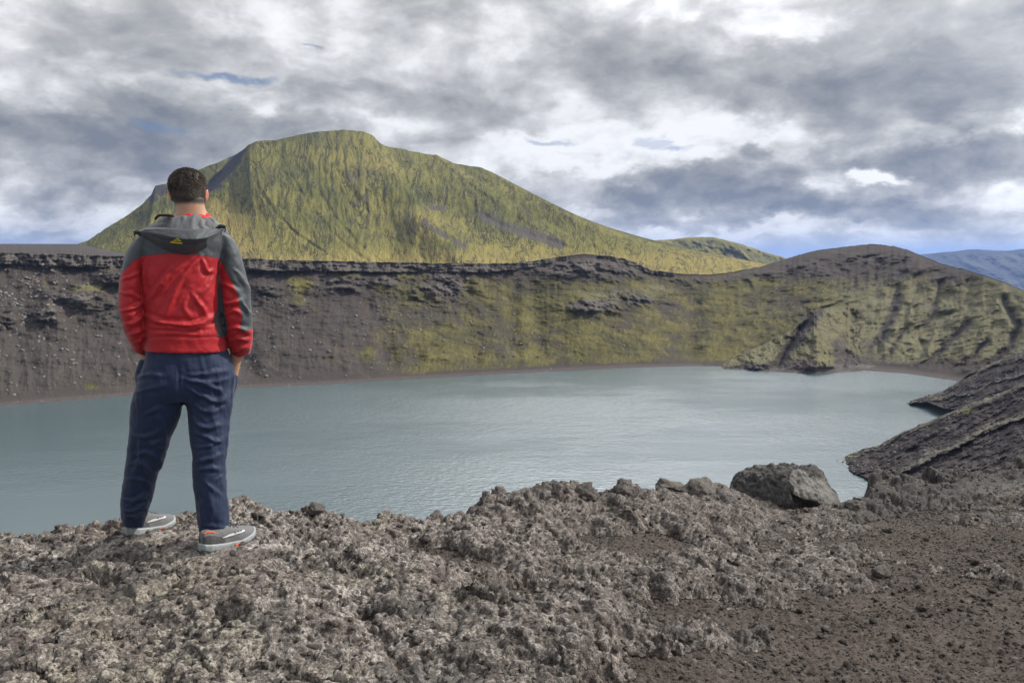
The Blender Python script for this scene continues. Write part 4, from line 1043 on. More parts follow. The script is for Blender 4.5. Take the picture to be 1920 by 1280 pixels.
# groove where the sleeves meet the body
d -= .006 * back * np.exp(-(polyl(px, py, [(264, 500), (267, 564), (269, 600), (272, 640)]) / 2.2) ** 2)
d -= .006 * back * np.exp(-(polyl(px, py, [(410, 490), (413, 540), (417, 580), (424, 625), (428, 655)]) / 2.2) ** 2)
V = V + N * d[:, None]
def poly_sdf(px, py, pts):
    dist = polyl(px, py, pts + pts[:1]); ins = np.zeros(px.shape, bool)
    for (x1, y1), (x2, y2) in zip(pts, pts[1:] + pts[:1]):
        if y1 != y2: ins ^= ((y1 > py) != (y2 > py)) & (px < (x2 - x1) * (py - y1) / (y2 - y1) + x1)
    return np.where(ins, dist, -dist)
yoke = [(200, 380), (500, 380), (500, 470), (411, 485), (400, 482), (360, 476), (310, 475), (267, 480), (250, 489), (229, 511), (200, 530)]
rstrip = [(411, 484), (424, 508), (436, 530), (446, 553), (448, 566), (454, 592), (450, 621), (474, 616), (520, 610), (520, 440), (411, 440)]
lstrip = [(190, 500), (229, 509), (223, 530), (221.5, 560), (224, 590), (229, 612), (236, 626), (190, 640)]
side = [(410, 490), (409, 540), (408, 585), (401, 590), (406, 612), (407, 632), (424, 630), (424, 600), (418, 560), (414, 500)]
sdf = np.maximum.reduce([poly_sdf(px, py, p) for p in (yoke, rstrip, lstrip)])
sdf = np.maximum(sdf, np.where(arm_r & (py < 590), -5, poly_sdf(px, py, side)))
link('jacket', mesh_arrays('jacket', V, F, {'panel': sdf * .0026}), MT_JACKET, man)
jacket = bpy.data.objects['jacket']

def back_y(px_, py_, base=0.0):
    """how far the jacket's back stands out at a photo position"""
    q = (np.abs(px - px_) < 6) & (np.abs(py - py_) < 6)
    return float(V[q][:, 1].min()) if q.any() else base
JV = V
# hood lying on the back
nu, nv_ = 90, 70
u_ = np.linspace(-1, 1, nu); v_ = np.linspace(0, 1, nv_)
topx = np.interp(u_, [-1, -.8, -.5, 0, .5, .85, 1], [256, 272, 297, 345, 388, 412, 421]); topy = np.interp(u_, [-1, -.8, -.5, 0, .5, .85, 1], [437, 430, 429, 431, 432, 430, 429])
botx = np.interp(u_, [-1, -.8, -.5, 0, .5, .85, 1], [257, 279, 304, 349, 388, 410, 420]); boty = np.interp(u_, [-1, -.8, -.5, -.2, 0, .25, .5, .85, 1], [440, 453, 471, 481, 483.5, 479, 467, 443, 432])
HG = np.zeros((nv_, nu, 3)); HB = np.zeros((nv_, nu, 3))
for i, uu in enumerate(u_):
    for j, vv in enumerate(v_):
        X_ = topx[i] + (botx[i] - topx[i]) * vv; Y_ = topy[i] + (boty[i] - topy[i]) * vv
        wgt = (1 - abs(uu) ** 2.4)
        base = -.118 + .055 * abs(uu) ** 2
        bul = wgt * (.085 * math.sin(math.pi * min(1, vv * .82 + .24)) + .012)
        bul += wgt * (.010 * math.exp(-((vv - .33 - .12 * uu) / .10) ** 2) - .006 * math.exp(-((vv - .52 - .1 * uu) / .09) ** 2) + .006 * math.exp(-((vv - .70 + .22 * uu) / .07) ** 2))
        bul += wgt * .006 * float(fbm(np.array(uu * 3.0), np.array(vv * 2.5 + uu), 4.0, 3))
        p = loc(X_, Y_, base - bul); HG[j, i] = p
        p2 = loc(X_, Y_ - 3 * (1 - vv), base + .012 - bul * .25 + (.0 if vv > .1 else 0)); HB[j, i] = p2
ring = np.concatenate([HG, HB[::-1]], 0)
ring = np.concatenate([ring, ring[:1]], 0)
hood = link('hood', mesh_arrays('hood', ring, grid_faces(len(ring), nu)), MT_HOOD, jacket)
# standing collar of the hood around the neck: lined, folded, open to the front
def collar(name, mat, rows, a0, a1, thick, wrinkle, parent, n=110, seed=0.0):
    a = np.linspace(math.radians(a0), math.radians(a1), n)
    out, inn = [], []
    for (py_, l, r, dep, yc) in rows:
        A, B = loc(l, py_, yc), loc(r, py_, yc)
        c = (A + B) / 2; hw = (B[0] - A[0]) / 2
        wv = wrinkle * fbm(a * 3.2, a * 0 + py_ * .05, seed, 3)
        tl = .010 * fbm(a * 1.5, a * 0, seed + 5, 2) if py_ == rows[-1][0] else 0
        out.append(np.stack([c[0] + (hw + wv) * np.cos(a), yc + (dep + wv) * np.sin(a), c[2] + 0 * a + tl], -1))
        inn.append(np.stack([c[0] + (hw + wv - thick) * np.cos(a), yc + (dep + wv - thick) * np.sin(a), c[2] + 0 * a + tl], -1))
    Gc = np.array(out + inn[::-1]); Gc = np.concatenate([Gc, Gc[:1]], 0)
    return link(name, mesh_arrays(name, Gc, grid_faces(len(Gc), n)), mat, parent)
collar('collar', MT_LINING, [(441, 276, 418, .150, .0), (430, 288, 408, .140, .0), (422, 294, 404, .128, .0), (414, 299, 402, .115, .0), (409, 303, 399, .105, .0), (405.5, 306, 395, .096, .0)], 150, 415, .012, .022, jacket, seed=3.0)
collar('inner_collar', MT_RED, [(415, 319, 401, .098, .005), (408, 325, 398, .09, .005), (402.5, 328, 393, .08, .005)], 165, 405, .006, .004, jacket, seed=8.0)
# black edging at the left of the collar, toggles at the hood's corners
def cord(name, pts, r, mat, parent):
    v, f = limb([(*p, r) for p in pts], 10, 5); return link(name, mesh_arrays(name, v, f), mat, parent)
cord('edging', [loc(291, 411, -.08), loc(297, 404.5, -.09), (loc(310, 403.5, -.10)), loc(326, 405, -.105)], .006, MT_BLACK, hood)
for pts in ([(251, 437), (256, 435), (262, 436)], [(409, 425), (415, 424), (423, 426)]):
    cord('toggle', [loc(x, y, -.085) for x, y in pts], .009, MT_BLACK, hood)
cord('drawcord', [loc(421, 426, -.085), loc(423, 431, -.09), loc(420, 435, -.09)], .0028, MT_BLACK, hood)
cord('drawcord', [loc(254, 436, -.085), loc(252, 441, -.085), loc(254, 443, -.085)], .0028, MT_BLACK, hood)
# small yellow peak emblem with a line of lettering on the hood
def hood_pt(X_, Y_):
    a = np.argmin((to_px(HG.reshape(-1, 3))[0] - X_) ** 2 + (to_px(HG.reshape(-1, 3))[1] - Y_) ** 2)
    return loc(X_, Y_, HG.reshape(-1, 3)[a][1] - .004)
def em(x, y): return (240 + x / 7.53, 300 + y / 7.53)
quads = [[em(627, 1146), em(660, 1122), em(668, 1126), em(640, 1148)], [em(660, 1122), em(684, 1120), em(690, 1108), em(664, 1128)], [em(690, 1106), em(708, 1108), em(700, 1124), em(686, 1120)], [em(708, 1108), em(730, 1128), em(722, 1132), em(702, 1116)], [em(730, 1128), em(754, 1148), em(742, 1150), em(720, 1132)],
         [em(650, 1144), em(672, 1130), em(682, 1136), em(664, 1148)], [em(682, 1146), em(700, 1130), em(708, 1136), em(694, 1149)], [em(704, 1148), em(714, 1136), em(728, 1146), em(724, 1150)]]
for k in range(10):                                        # ten short strokes: too small to read in the photograph
    x0 = 600 + k * 17.2; y0 = 1154 + k * 1.7
    quads.append([em(x0, y0), em(x0 + 13, y0 + 1.2), em(x0 + 14, y0 + 15), em(x0 + 2, y0 + 13)])
quads.append([em(598, 1150), em(770, 1167), em(770, 1171), em(600, 1155)])
quads.append([em(630, 1172), em(768, 1180), em(768, 1184), em(640, 1175)])
V_, F_ = [], []
for qd in quads:
    pts = [hood_pt(*c) for c in qd]; k = len(V_)
    V_ += pts + [p + np.array([0, .003, 0]) for p in pts]
    F_ += [(k, k + 1, k + 2, k + 3), (k + 4, k + 7, k + 6, k + 5), (k, k + 4, k + 5, k + 1), (k + 1, k + 5, k + 6, k + 2), (k + 2, k + 6, k + 7, k + 3), (k + 3, k + 7, k + 4, k)]
link('emblem', mesh_arrays('emblem', V_, F_, smooth=False), MT_YELLOW, hood, label='small yellow peak emblem with a line of tiny lettering')

# trousers
hips = [(276, 420, 640, .120, 0), (271, 430, 660, .128, 0), (266, 440, 688, .135, -.004), (259, 442, 708, .140, -.004), (254, 441, 730, .135, 0), (256, 434, 748, .115, 0)]
ll = [(262, 346, 700, .118, 0), (251, 347, 730, .116, .0), (246, 344, 752, .112, .01), (242, 338, 781, .104, .02), (239, 322, 827, .094, .04), (234, 309, 866, .088, .06), (229, 295, 896, .084, .08), (225, 289, 929, .082, .10), (223, 281, 955, .080, .11), (226, 275, 973, .072, .12), (231, 273, 984, .066, .12)]
lr = [(344, 439, 700, .118, 0), (344, 440, 730, .116, -.01), (345, 437, 752, .112, -.02), (350, 433, 775, .106, -.03), (353, 431, 811, .099, -.05), (358, 425, 855, .093, -.07), (360, 424, 903, .089, -.08), (363, 427, 940, .088, -.09), (367, 430, 968, .087, -.09), (372, 433, 990, .084, -.09), (375, 434, 999, .080, -.09)]
ev = lambda R: [(l, y, r, y, d, yl) for l, r, y, d, yl in R]
tp = [edge_tube(ev(hips), 56, 2.3), edge_tube(ev(ll), 40, 2.1), edge_tube(ev(lr), 40, 2.1),
      limb([lp(273, 672, .065, .03), lp(272, 700, .07, .046), lp(273, 728, .075, .045), lp(277, 748, .075, .03)]), limb([lp(432, 676, .045, .025), lp(429, 700, .052, .046), lp(427, 728, .058, .046), lp(424, 752, .06, .03)])]
V, F, N = skin_over(tp, .0060, 7)
px, py = to_px(V); back = sstep(.35, -.3, N[:, 1])
TF = [(cr2((490, 210), (640, 250), (740, 300)), 4, .010), (cr2((510, 265), (620, 320), (700, 345), (770, 300)), 3.5, .010), (cr2((530, 330), (620, 400), (740, 380)), 4, .007), (cr2((530, 420), (600, 485), (660, 490), (730, 470)), 4, .012), (cr2((545, 520), (620, 540), (700, 570), (740, 540)), 3.5, .009), (cr2((550, 600), (640, 600), (730, 545)), 3.5, .008), (cr2((560, 690), (650, 670), (740, 640)), 4, .009), (cr2((556, 740), (640, 725), (745, 735)), 3.5, .007),
      (cr2((600, 780), (690, 860), (745, 900)), 4, .006), (cr2((570, 870), (600, 960), (600, 1040)), 4, .006), (cr2((690, 800), (730, 760), (750, 740)), 3, .006), (cr2((590, 1050), (680, 1055), (770, 1075)), 3, .005), (cr2((650, 900), (660, 980), (640, 1040)), 4, .004), (cr2((500, 190), (600, 190), (780, 160)), 3.5, .006), (cr2((560, 230), (700, 230), (790, 200)), 3, .005), (cr2((640, 400), (730, 330), (765, 280)), 3, .005),
      (cr2((230, 215), (300, 190), (400, 195)), 4, .008), (cr2((205, 300), (300, 270), (400, 250)), 4, .006), (cr2((270, 430), (320, 400), (380, 380)), 4, .008), (cr2((200, 530), (290, 545), (380, 500)), 4, .009), (cr2((290, 570), (320, 590), (400, 560)), 3, .009), (cr2((200, 650), (290, 640), (390, 690)), 4, .008), (cr2((180, 700), (260, 700), (340, 780)), 4, .007), (cr2((160, 790), (240, 790), (330, 840)), 4, .006), (cr2((140, 900), (220, 910), (310, 860)), 3.5, .010), (cr2((140, 960), (210, 970), (300, 920)), 3, .009), (cr2((160, 1000), (230, 1000), (290, 970)), 2.5, .007), (cr2((330, 640), (370, 600), (400, 590)), 3, .006), (cr2((340, 740), (375, 720), (385, 700)), 3, .007), (cr2((250, 560), (245, 680), (200, 800)), 5, .006),
      (cr2((470, 150), (475, 220), (470, 300)), 2.2, -.006)]
d = 1.5 * folds(px, py, TF, .22 + .40 * back)
d += -.003 + .006 * fbm(px * .05 - py * .012, py * .014 + px * .012, 2.0, 3, .5) + .0008 * fbm(V[:, 0] * 35, V[:, 1] * 35, V[:, 2] * 35, 3)
# side seam and hems
d += .004 * np.exp(-(polyl(px, py, [(440, 700), (431, 790), (423, 870), (426, 940), (433, 995)]) / 1.8) ** 2)
V = V + N * d[:, None]
trousers = link('trousers', mesh_arrays('trousers', V, F), MT_NAVY, man)
q = [loc(376, 992, -.165), loc(395, 996, -.180), loc(415, 998, -.178), loc(433, 996, -.12)]
cord('pull_cord', [loc(432, 978, -.10), loc(435, 990, -.105), loc(437, 999, -.11)], .003, MT_NAVY, trousers)

# running shoes
def make_shoe(heel, toe, right):
    hl = np.array(heel); tl = np.array(toe)
    ax_ = tl - hl; L = .305; dirv = ax_ / np.linalg.norm(ax_); yaw = math.atan2(dirv[1], dirv[0])
    lat = np.array([math.sin(yaw), -math.cos(yaw), 0]); up = np.array([0, 0, 1.0])     # lateral = to the right of the walking direction
    tilt = dirv[2]
    def W(a, b, c): return hl[None] + np.asarray(a)[..., None] * dirv + np.asarray(b)[..., None] * lat + np.asarray(c)[..., None] * up
    A = [0, .012, .04, .09, .14, .19, .225, .26, .285, .30, .305]
    hw = lambda a: 1.1 * np.interp(a, A, [.006, .028, .038, .039, .040, .049, .051, .046, .036, .020, .004])
    cen = lambda a: np.interp(a, [0, .1, .2, .305], [0, .004, .0, -.010]) * (1 if right else -1)
    spring = lambda a: np.interp(a, [0, .03, .06, .2, .27, .305], [.010, .003, 0, 0, .010, .024])
    top = lambda a: np.interp(a, [0, .01, .03, .07, .10, .14, .18, .22, .26, .29, .305], [.070, .094, .104, .098, .104, .104, .090, .076, .065, .052, .038])
    sol = lambda a: np.interp(a, [0, .05, .12, .2, .305], [.036, .036, .027, .024, .030])
    n, k = 90, 34
    a = np.linspace(0.0, .305, n)[:, None]; ph_ = np.linspace(-math.pi / 2, math.pi / 2, k)[None]
    # upper: rises from the sole's rim, narrower towards the top
    cc = sol(a) - .006 + (top(a) - sol(a) + .006) * np.cos(ph_) ** np.interp(a, [0, .1, .2, .3], [.45, .5, .75, .8]) + spring(a) * .6
    bb = cen(a) + hw(a) * .93 * np.sign(np.sin(ph_)) * np.abs(np.sin(ph_)) ** np.interp(a, [0, .12, .25, .305], [.85, .8, .8, .9])
    up_g = W(a + 0 * ph_ + .004 * (1 - a / .15) * (a < .15) , bb, cc + .0015 * fbm(a * 60 + 0 * ph_, ph_ * 5, 1.0, 3))
    sh = link('shoe', mesh_arrays('shoe', up_g, grid_faces(n, k)), MT_UPPER, man)
    sh['label'] = 'grey running shoe on his right foot' if right else 'grey running shoe on his left foot'
    # sole: foam midsole with an undulating lower edge and tread lugs
    m_ = 12
    ph2 = np.linspace(0, 2 * math.pi, 160, endpoint=False)
    aa = .1525 - .1555 * np.cos(ph2); sgn = np.sign(np.sin(ph2))
    w_ = hw(np.clip(aa, 0.001, .304)) * 1.07 + .001
    rows = []
    for f_, ins in [(-.02, .75), (0, .90), (.25, 1.0), (.55, .97), (.8, 1.02), (1.0, .98), (1.02, .86)]:
        c_ = sol(np.clip(aa, 0, .305)) * f_ + spring(aa) + (.003 * np.sin(aa * 150) * (f_ < .2))
        rows.append(W(.1525 + (aa - .1525) * (1.0 if ins > .9 else .97), cen(aa) + sgn * w_ * ins, c_))
    rows = [np.repeat(rows[0].mean(0)[None], 160, 0)] + rows + [np.repeat(rows[-1].mean(0)[None], 160, 0)]
    so = link('sole', mesh_arrays('sole', np.array(rows), grid_faces(len(rows), 160, True)), MT_SOLE, sh)
    tv, tf = [], []
    for q_ in range(13):
        a_ = .015 + q_ * .0215
        for sg in (-1, 1):
            b_ = float(cen(a_) + sg * hw(a_) * .68); z_ = float(spring(a_))
            v = W(np.array([a_ - .008, a_ + .008, a_ + .008, a_ - .008] * 2), np.array([b_ - .014] * 2 + [b_ + .014] * 2 + [b_ - .011] * 2 + [b_ + .011] * 2), np.array([z_ + .004] * 4 + [z_ - .006] * 4))
            k0 = len(tv); tv += list(v); tf += [(k0, k0 + 1, k0 + 2, k0 + 3), (k0 + 4, k0 + 7, k0 + 6, k0 + 5)] + [(k0 + i, k0 + 4 + i, k0 + 4 + (i + 1) % 4, k0 + (i + 1) % 4) for i in range(4)]
    link('tread', mesh_arrays('tread', tv, tf, smooth=False), MT_TREAD, sh)
    sd_ = 1 if right else 1                                   # the flank seen in the picture: to the walker's right
    def on_upper(a_, h_, off=.0025):
        """a strip point on the right flank: h_ 0 at the sole, 1 at the top"""
        s_ = math.asin(max(0, min(1, 1 - h_))) if False else (math.pi / 2) * (1 - h_)
        c_ = sol(a_) - .006 + (top(a_) - sol(a_) + .006) * math.cos(s_) ** float(np.interp(a_, [0, .1, .2, .3], [.45, .5, .75, .8])) + spring(a_) * .6
        b_ = cen(a_) + hw(a_) * .93 * abs(math.sin(s_)) ** float(np.interp(a_, [0, .12, .25, .305], [.85, .8, .8, .9]))
        return W(np.array([a_ + (.004 * (1 - a_ / .15) if a_ < .15 else 0)]), np.array([b_ + off]), np.array([c_ + off * .6]))[0]
    def patch(name, lo, hi, mat, nn=26, off=.0028, flank=1):
        g_ = []
        for f_ in (0, .25, .5, .75, 1):
            g_.append([on_upper(lo[0][0] + (lo[-1][0] - lo[0][0]) * s_, np.interp(s_, [p[2] for p in lo], [p[1] for p in lo]) * (1 - f_) + np.interp(s_, [p[2] for p in hi], [p[1] for p in hi]) * f_, off) for s_ in np.linspace(0, 1, nn)])
        return link(name, mesh_arrays(name, np.array(g_), grid_faces(5, nn)), mat, sh)
    patch('heel_counter', [(.004, .02, 0), (.11, .02, 1)], [(.004, .30, 0), (.11, .30, .5), (.11, .05, 1)], MT_UPPER2)
    st = patch('side_stripe', [(.095, .10, 0), (.15, .16, .4), (.22, .44, 1)], [(.095, .12, 0), (.15, .28, .45), (.22, .56, 1)], MT_WHITE, off=.0042)
    dv, df = [], []
    for a_, h_ in ((.165, .34), (.182, .42), (.198, .48)):
        c_ = on_upper(a_, h_, .0058); e1 = on_upper(a_ + .005, h_, .0058) - c_; e2 = on_upper(a_, h_ + .05, .0058) - c_
        k0 = len(dv); dv += [c_ - e1 - e2, c_ + e1 - e2, c_ + e1 + e2, c_ - e1 + e2]; df.append((k0, k0 + 1, k0 + 2, k0 + 3))
    link('stripe_dots', mesh_arrays('stripe_dots', dv, df), MT_UPPER2, sh)
    # orange arch insert under the waist and orange heel lining
    av = []
    for s_ in np.linspace(0, 1, 16):
        a_ = .145 + .065 * s_; hgt = .016 * math.sin(math.pi * s_) + .003
        b_ = float(cen(a_) + hw(a_) * 1.09)
        av.append([W(np.array([a_]), np.array([b_ + .0012]), np.array([float(spring(a_)) - .002]))[0], W(np.array([a_]), np.array([b_ + .0012]), np.array([float(spring(a_)) - .002 + hgt]))[0], W(np.array([a_]), np.array([b_ - .012]), np.array([float(spring(a_)) - .002 + hgt]))[0]])
    link('arch_insert', mesh_arrays('arch_insert', np.array(av), grid_faces(16, 3)), MT_ORANGE, sh)
    pts = [on_upper(a_, h_, .002) for a_, h_ in ((.012, .55), (.028, .62), (.045, .60), (.060, .52))]
    v, f = limb([(*p, .0032) for p in pts], 8, 4); link('heel_lining', mesh_arrays('heel_lining', v, f), MT_ORANGE, sh)
    # laces over the tongue
    for a_ in (.155, .175, .195):
        pts = [W(np.array([a_]), np.array([float(cen(a_)) + b_]), np.array([float(top(a_) + spring(a_) * .6) - .004 * abs(b_) / .02 + .002]))[0] for b_ in (-.022, -.010, 0, .010, .022)]
        v, f = limb([(*p, .0032) for p in pts], 8, 3); link('lace', mesh_arrays('lace', v, f), MT_UPPER2, sh)
    return sh
def man_xyz(wp):
    d_ = np.array(wp) - M0; return (d_ @ EX, d_ @ EY, d_[2])
make_shoe(man_xyz(at(374, 1036, 3.675)), man_xyz(at(466, 1010, 3.885)), True)
make_shoe(man_xyz(at(238, 1006, 3.87)), man_xyz(at(300, 989, 4.08)), False)
# ------------------------------------------------------------------ rocks on the rim
def mat_rock(name, lo, mid, hi, sc=1.0, lit_tone=None):
    m, t = material(name)
    P = t.n('ShaderNodeTexCoord').outputs['Object']
    n1 = t.noise(P, 7.0 * sc, 6, .66); n2 = t.noise(P, 45.0 * sc, 5, .7)
    c = t.ramp(t.m('ADD', t.m('MULTIPLY', n1, .5), t.m('MULTIPLY', n2, .55)), [(.38, lo), (.53, mid), (.68, hi)])
    if lit_tone is not None:                                     # paler tone on the smooth faces, the right one's sunlight painted in
        c = t.mix(t.mapr(t.m('ADD', t.attr('lit_face'), t.m('MULTIPLY', t.m('SUBTRACT', n1, .5), .9)), .35, .7), c, t.mix(t.m('ADD', t.m('MULTIPLY', n1, .5), t.m('MULTIPLY', n2, .5)), (lit_tone[0] * .5, lit_tone[1] * .5, lit_tone[2] * .5), lit_tone))
    h = t.m('ADD', t.m('MULTIPLY', n1, .030 / sc), t.m('MULTIPLY', n2, .012 / sc))
    finish(t, c, .9, t.bump(h, 1.0, 1.0), .2)
    return m
MT_BOULDER = mat_rock('grey_basalt', (.028, .027, .027), (.070, .067, .065), (.17, .165, .158), lit_tone=(.23, .222, .21))
MT_CLINK = mat_rock('lava_clinker', (.050, .043, .040), (.135, .120, .110), (.33, .305, .28), 2.0)
MT_DARKST = mat_rock('dark_lava_stone', (.032, .026, .024), (.070, .059, .053), (.15, .132, .12), 2.0)
MT_PALEST = mat_rock('pale_stone', (.09, .08, .075), (.19, .175, .165), (.34, .32, .30), 2.0)
MT_BROWNST = mat_rock('brown_stone', (.055, .045, .040), (.125, .106, .095), (.25, .225, .205), 2.0)
MT_SCREE = mat_rock('scree_stone', (.075, .069, .066), (.16, .15, .145), (.27, .26, .25), .2)

def hull_rock(pts, voxel, smooth=2):
    bm = bmesh.new()
    for p in pts: bm.verts.new(p)
    bmesh.ops.convex_hull(bm, input=bm.verts)
    bmesh.ops.triangulate(bm, faces=bm.faces)
    bm.verts.ensure_lookup_table()
    loose = [v for v in bm.verts if not v.link_faces]
    bmesh.ops.delete(bm, geom=loose, context='VERTS')
    bm.verts.index_update()
    V = np.array([v.co[:] for v in bm.verts]); F = np.array([[v.index for v in f.verts] for f in bm.faces])
    bm.free()
    return skin_over([(V, F)], voxel, smooth)

def bp(px, py, Y): return at(px, py, Y)
c0 = ground_base(1475, 962); c0[2] = c0[2]
bpts = [bp(1370, 915, 6.75), bp(1374, 893, 6.85), bp(1392, 881, 6.90), bp(1478, 889, 6.52), bp(1486, 921, 6.40), bp(1462, 950, 6.42), bp(1395, 945, 6.62), bp(1366, 925, 6.85),
        bp(1532, 886, 6.72), bp(1552, 900, 6.78), bp(1566, 918, 6.80), bp(1582, 957, 6.80), bp(1500, 932, 6.40), bp(1540, 944, 6.50), bp(1560, 957, 6.62), bp(1498, 955, 6.62), bp(1545, 968, 6.78),
        bp(1404, 876, 7.0), bp(1432, 873, 7.05), bp(1457, 867, 7.05), bp(1478, 870, 7.0), bp(1505, 877, 7.05), bp(1526, 875, 7.0),
        bp(1385, 905, 7.4), bp(1450, 890, 7.5), bp(1520, 900, 7.5), bp(1570, 945, 7.3), bp(1400, 975, 6.75), bp(1480, 985, 6.6), bp(1560, 985, 6.9), bp(1480, 985, 7.3)]
V, F, N = hull_rock(bpts, .012, 1)
px, py = to_px(np.stack([(V - M0) @ EX, (V - M0) @ EY, V[:, 2]], 1))
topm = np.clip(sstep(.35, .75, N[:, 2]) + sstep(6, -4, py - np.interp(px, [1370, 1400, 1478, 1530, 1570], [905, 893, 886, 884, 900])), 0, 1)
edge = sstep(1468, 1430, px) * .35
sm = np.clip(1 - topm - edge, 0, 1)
lit_facet = sstep(1472, 1490, px + (py - 890) * -.25) * sstep(8, -6, py - np.interp(px, [1480, 1500, 1540, 1580], [924, 930, 934, 955])) * sstep(-3, 6, py - np.interp(px, [1478, 1505, 1526, 1552, 1582], [884, 884, 886, 906, 940]))  # upper right face, painted paler where the sun strikes it
rg = topm + .25
d = rg * (.030 * fbm(V[:, 0] * 7, V[:, 1] * 7, V[:, 2] * 7, 5, .62) + .012 * (ridged(V[:, 0] * 18, V[:, 1] * 18, V[:, 2] * 18, 3) - 1)) + .007 * fbm(V[:, 0] * 5, V[:, 1] * 5, V[:, 2] * 9, 4) + .004 * fbm(V[:, 0] * 25, V[:, 1] * 25, V[:, 2] * 25, 3)
d -= .10 * np.exp(-(((px - 1512) / 16) ** 2 + ((py - 948) / 16) ** 2)) + .06 * np.exp(-(polyl(px, py, [(1488, 925), (1497, 948)]) / 5) ** 2)
V = V + N * d[:, None]
orig = np.array([c0[0], 6.7, ground_z(c0[0], 6.7)])
o = link('boulder', mesh_arrays('boulder', V - orig, F, {'lit_face': np.maximum(sm * .2, lit_facet)}), MT_BOULDER, label='largest grey boulder on the rim edge, broken flat faces, crusty top', cat='boulder')
o.location = orig

def rock_mesh(name, seed, flat=.7, sub=3, rough=1.0):
    bm = bmesh.new(); bmesh.ops.create_icosphere(bm, subdivisions=sub, radius=1.0)
    V = np.array([v.co[:] for v in bm.verts]); F = np.array([[v.index for v in f.verts] for f in bm.faces]); bm.free()
    rs = np.random.RandomState(seed)
    for _ in range(9):                                       # chip flat faces off
        n = rs.normal(size=3); n /= np.linalg.norm(n); k = rs.uniform(.55, .85)
        ex_ = np.maximum(0, V @ n - k); V = V - ex_[:, None] * n * .9
    o_ = rs.uniform(0, 50)
    V = V * (1 + rough * (.22 * fbm(V[:, 0] * 1.3 + o_, V[:, 1] * 1.3, V[:, 2] * 1.3, 3) + .12 * fbm(V[:, 0] * 4 + o_, V[:, 1] * 4, V[:, 2] * 4, 3, .6)))[:, None]
    V = V * np.array([1, rs.uniform(.7, 1.0), flat])
    return mesh_arrays(name, V, F)
CLINK = [rock_mesh('clinker', s, .75, 4, 1.5) for s in (1, 2, 3)]
ANG = [rock_mesh('stone', s, .6, 3, .8) for s in (11, 12, 13, 14)]
for m_ in CLINK: m_.materials.append(MT_CLINK)
for m_ in ANG: m_.materials.append(MT_DARKST)
PALE = [m_.copy() for m_ in ANG[:2]]
for m_ in PALE: m_.materials.clear(); m_.materials.append(MT_PALEST)
rnd = random.Random(5)
def place_rock(name, me_, px_, py_, wpx, label, cat, group=None, sink=.30, squash=1.0):
    b = ground_base(px_, py_)
    r = wpx / FPX * b[1] * .5
    o_ = link(name, me_, None, label=label, cat=cat, group=group)
    o_.location = (b[0], b[1] + r * .3, ground_z(b[0], b[1] + r * .3) + r * (.6 * squash - sink))
    o_.rotation_euler = (rnd.uniform(-.3, .3), rnd.uniform(-.3, .3), rnd.uniform(0, 6.28))
    o_.scale = (r, r, r * squash)
    return o_
place_rock('rock', CLINK[2], 1604, 954, 46, 'small rough grey rock just right of the big boulder', 'rock', squash=.9, sink=.3)
place_rock('rock', CLINK[0], 592, 962, 36, 'dark knobbly lump standing on the skyline right of the man', 'rock', squash=1.0, sink=.45)
place_rock('rock', CLINK[1], 1092, 928, 58, 'dark crusty block at the highest point of the middle skyline', 'rock', squash=.9, sink=.5)
place_rock('rock', CLINK[2], 1172, 926, 36, 'dark lump on the lip left of the long low slab', 'rock', sink=.5)
place_rock('rock', CLINK[1], 1255, 916, 60, 'left one of two long low crusty slabs on the lip left of the boulder', 'rock', squash=.6, sink=.35)
place_rock('rock', CLINK[2], 1320, 922, 78, 'right one of two long low crusty slabs, beside the big boulder', 'rock', squash=.6, sink=.35)
place_rock('rock', CLINK[0], 818, 966, 32, 'dark lump on the skyline left of the middle rise', 'rock', sink=.5)
place_rock('rock', CLINK[1], 1657, 1084, 40, 'dark clinker alone on the gravel below the rock ledge', 'rock')
place_rock('rock', CLINK[2], 1552, 1118, 44, 'dark clinker at the foot of the grey crust patch on the gravel', 'rock')
place_rock('rock', ANG[2], 1826, 1150, 34, 'flat brown stone at right on the open gravel', 'rock', squash=.8)
place_rock('rock', ANG[0], 1872, 1013, 24, 'flat dark stone near the right edge below the ledge', 'rock', squash=.6)
place_rock('rock', PALE[0], 1572, 1068, 18, 'pale flat stone on top of the grey crust patch', 'rock', squash=.6)
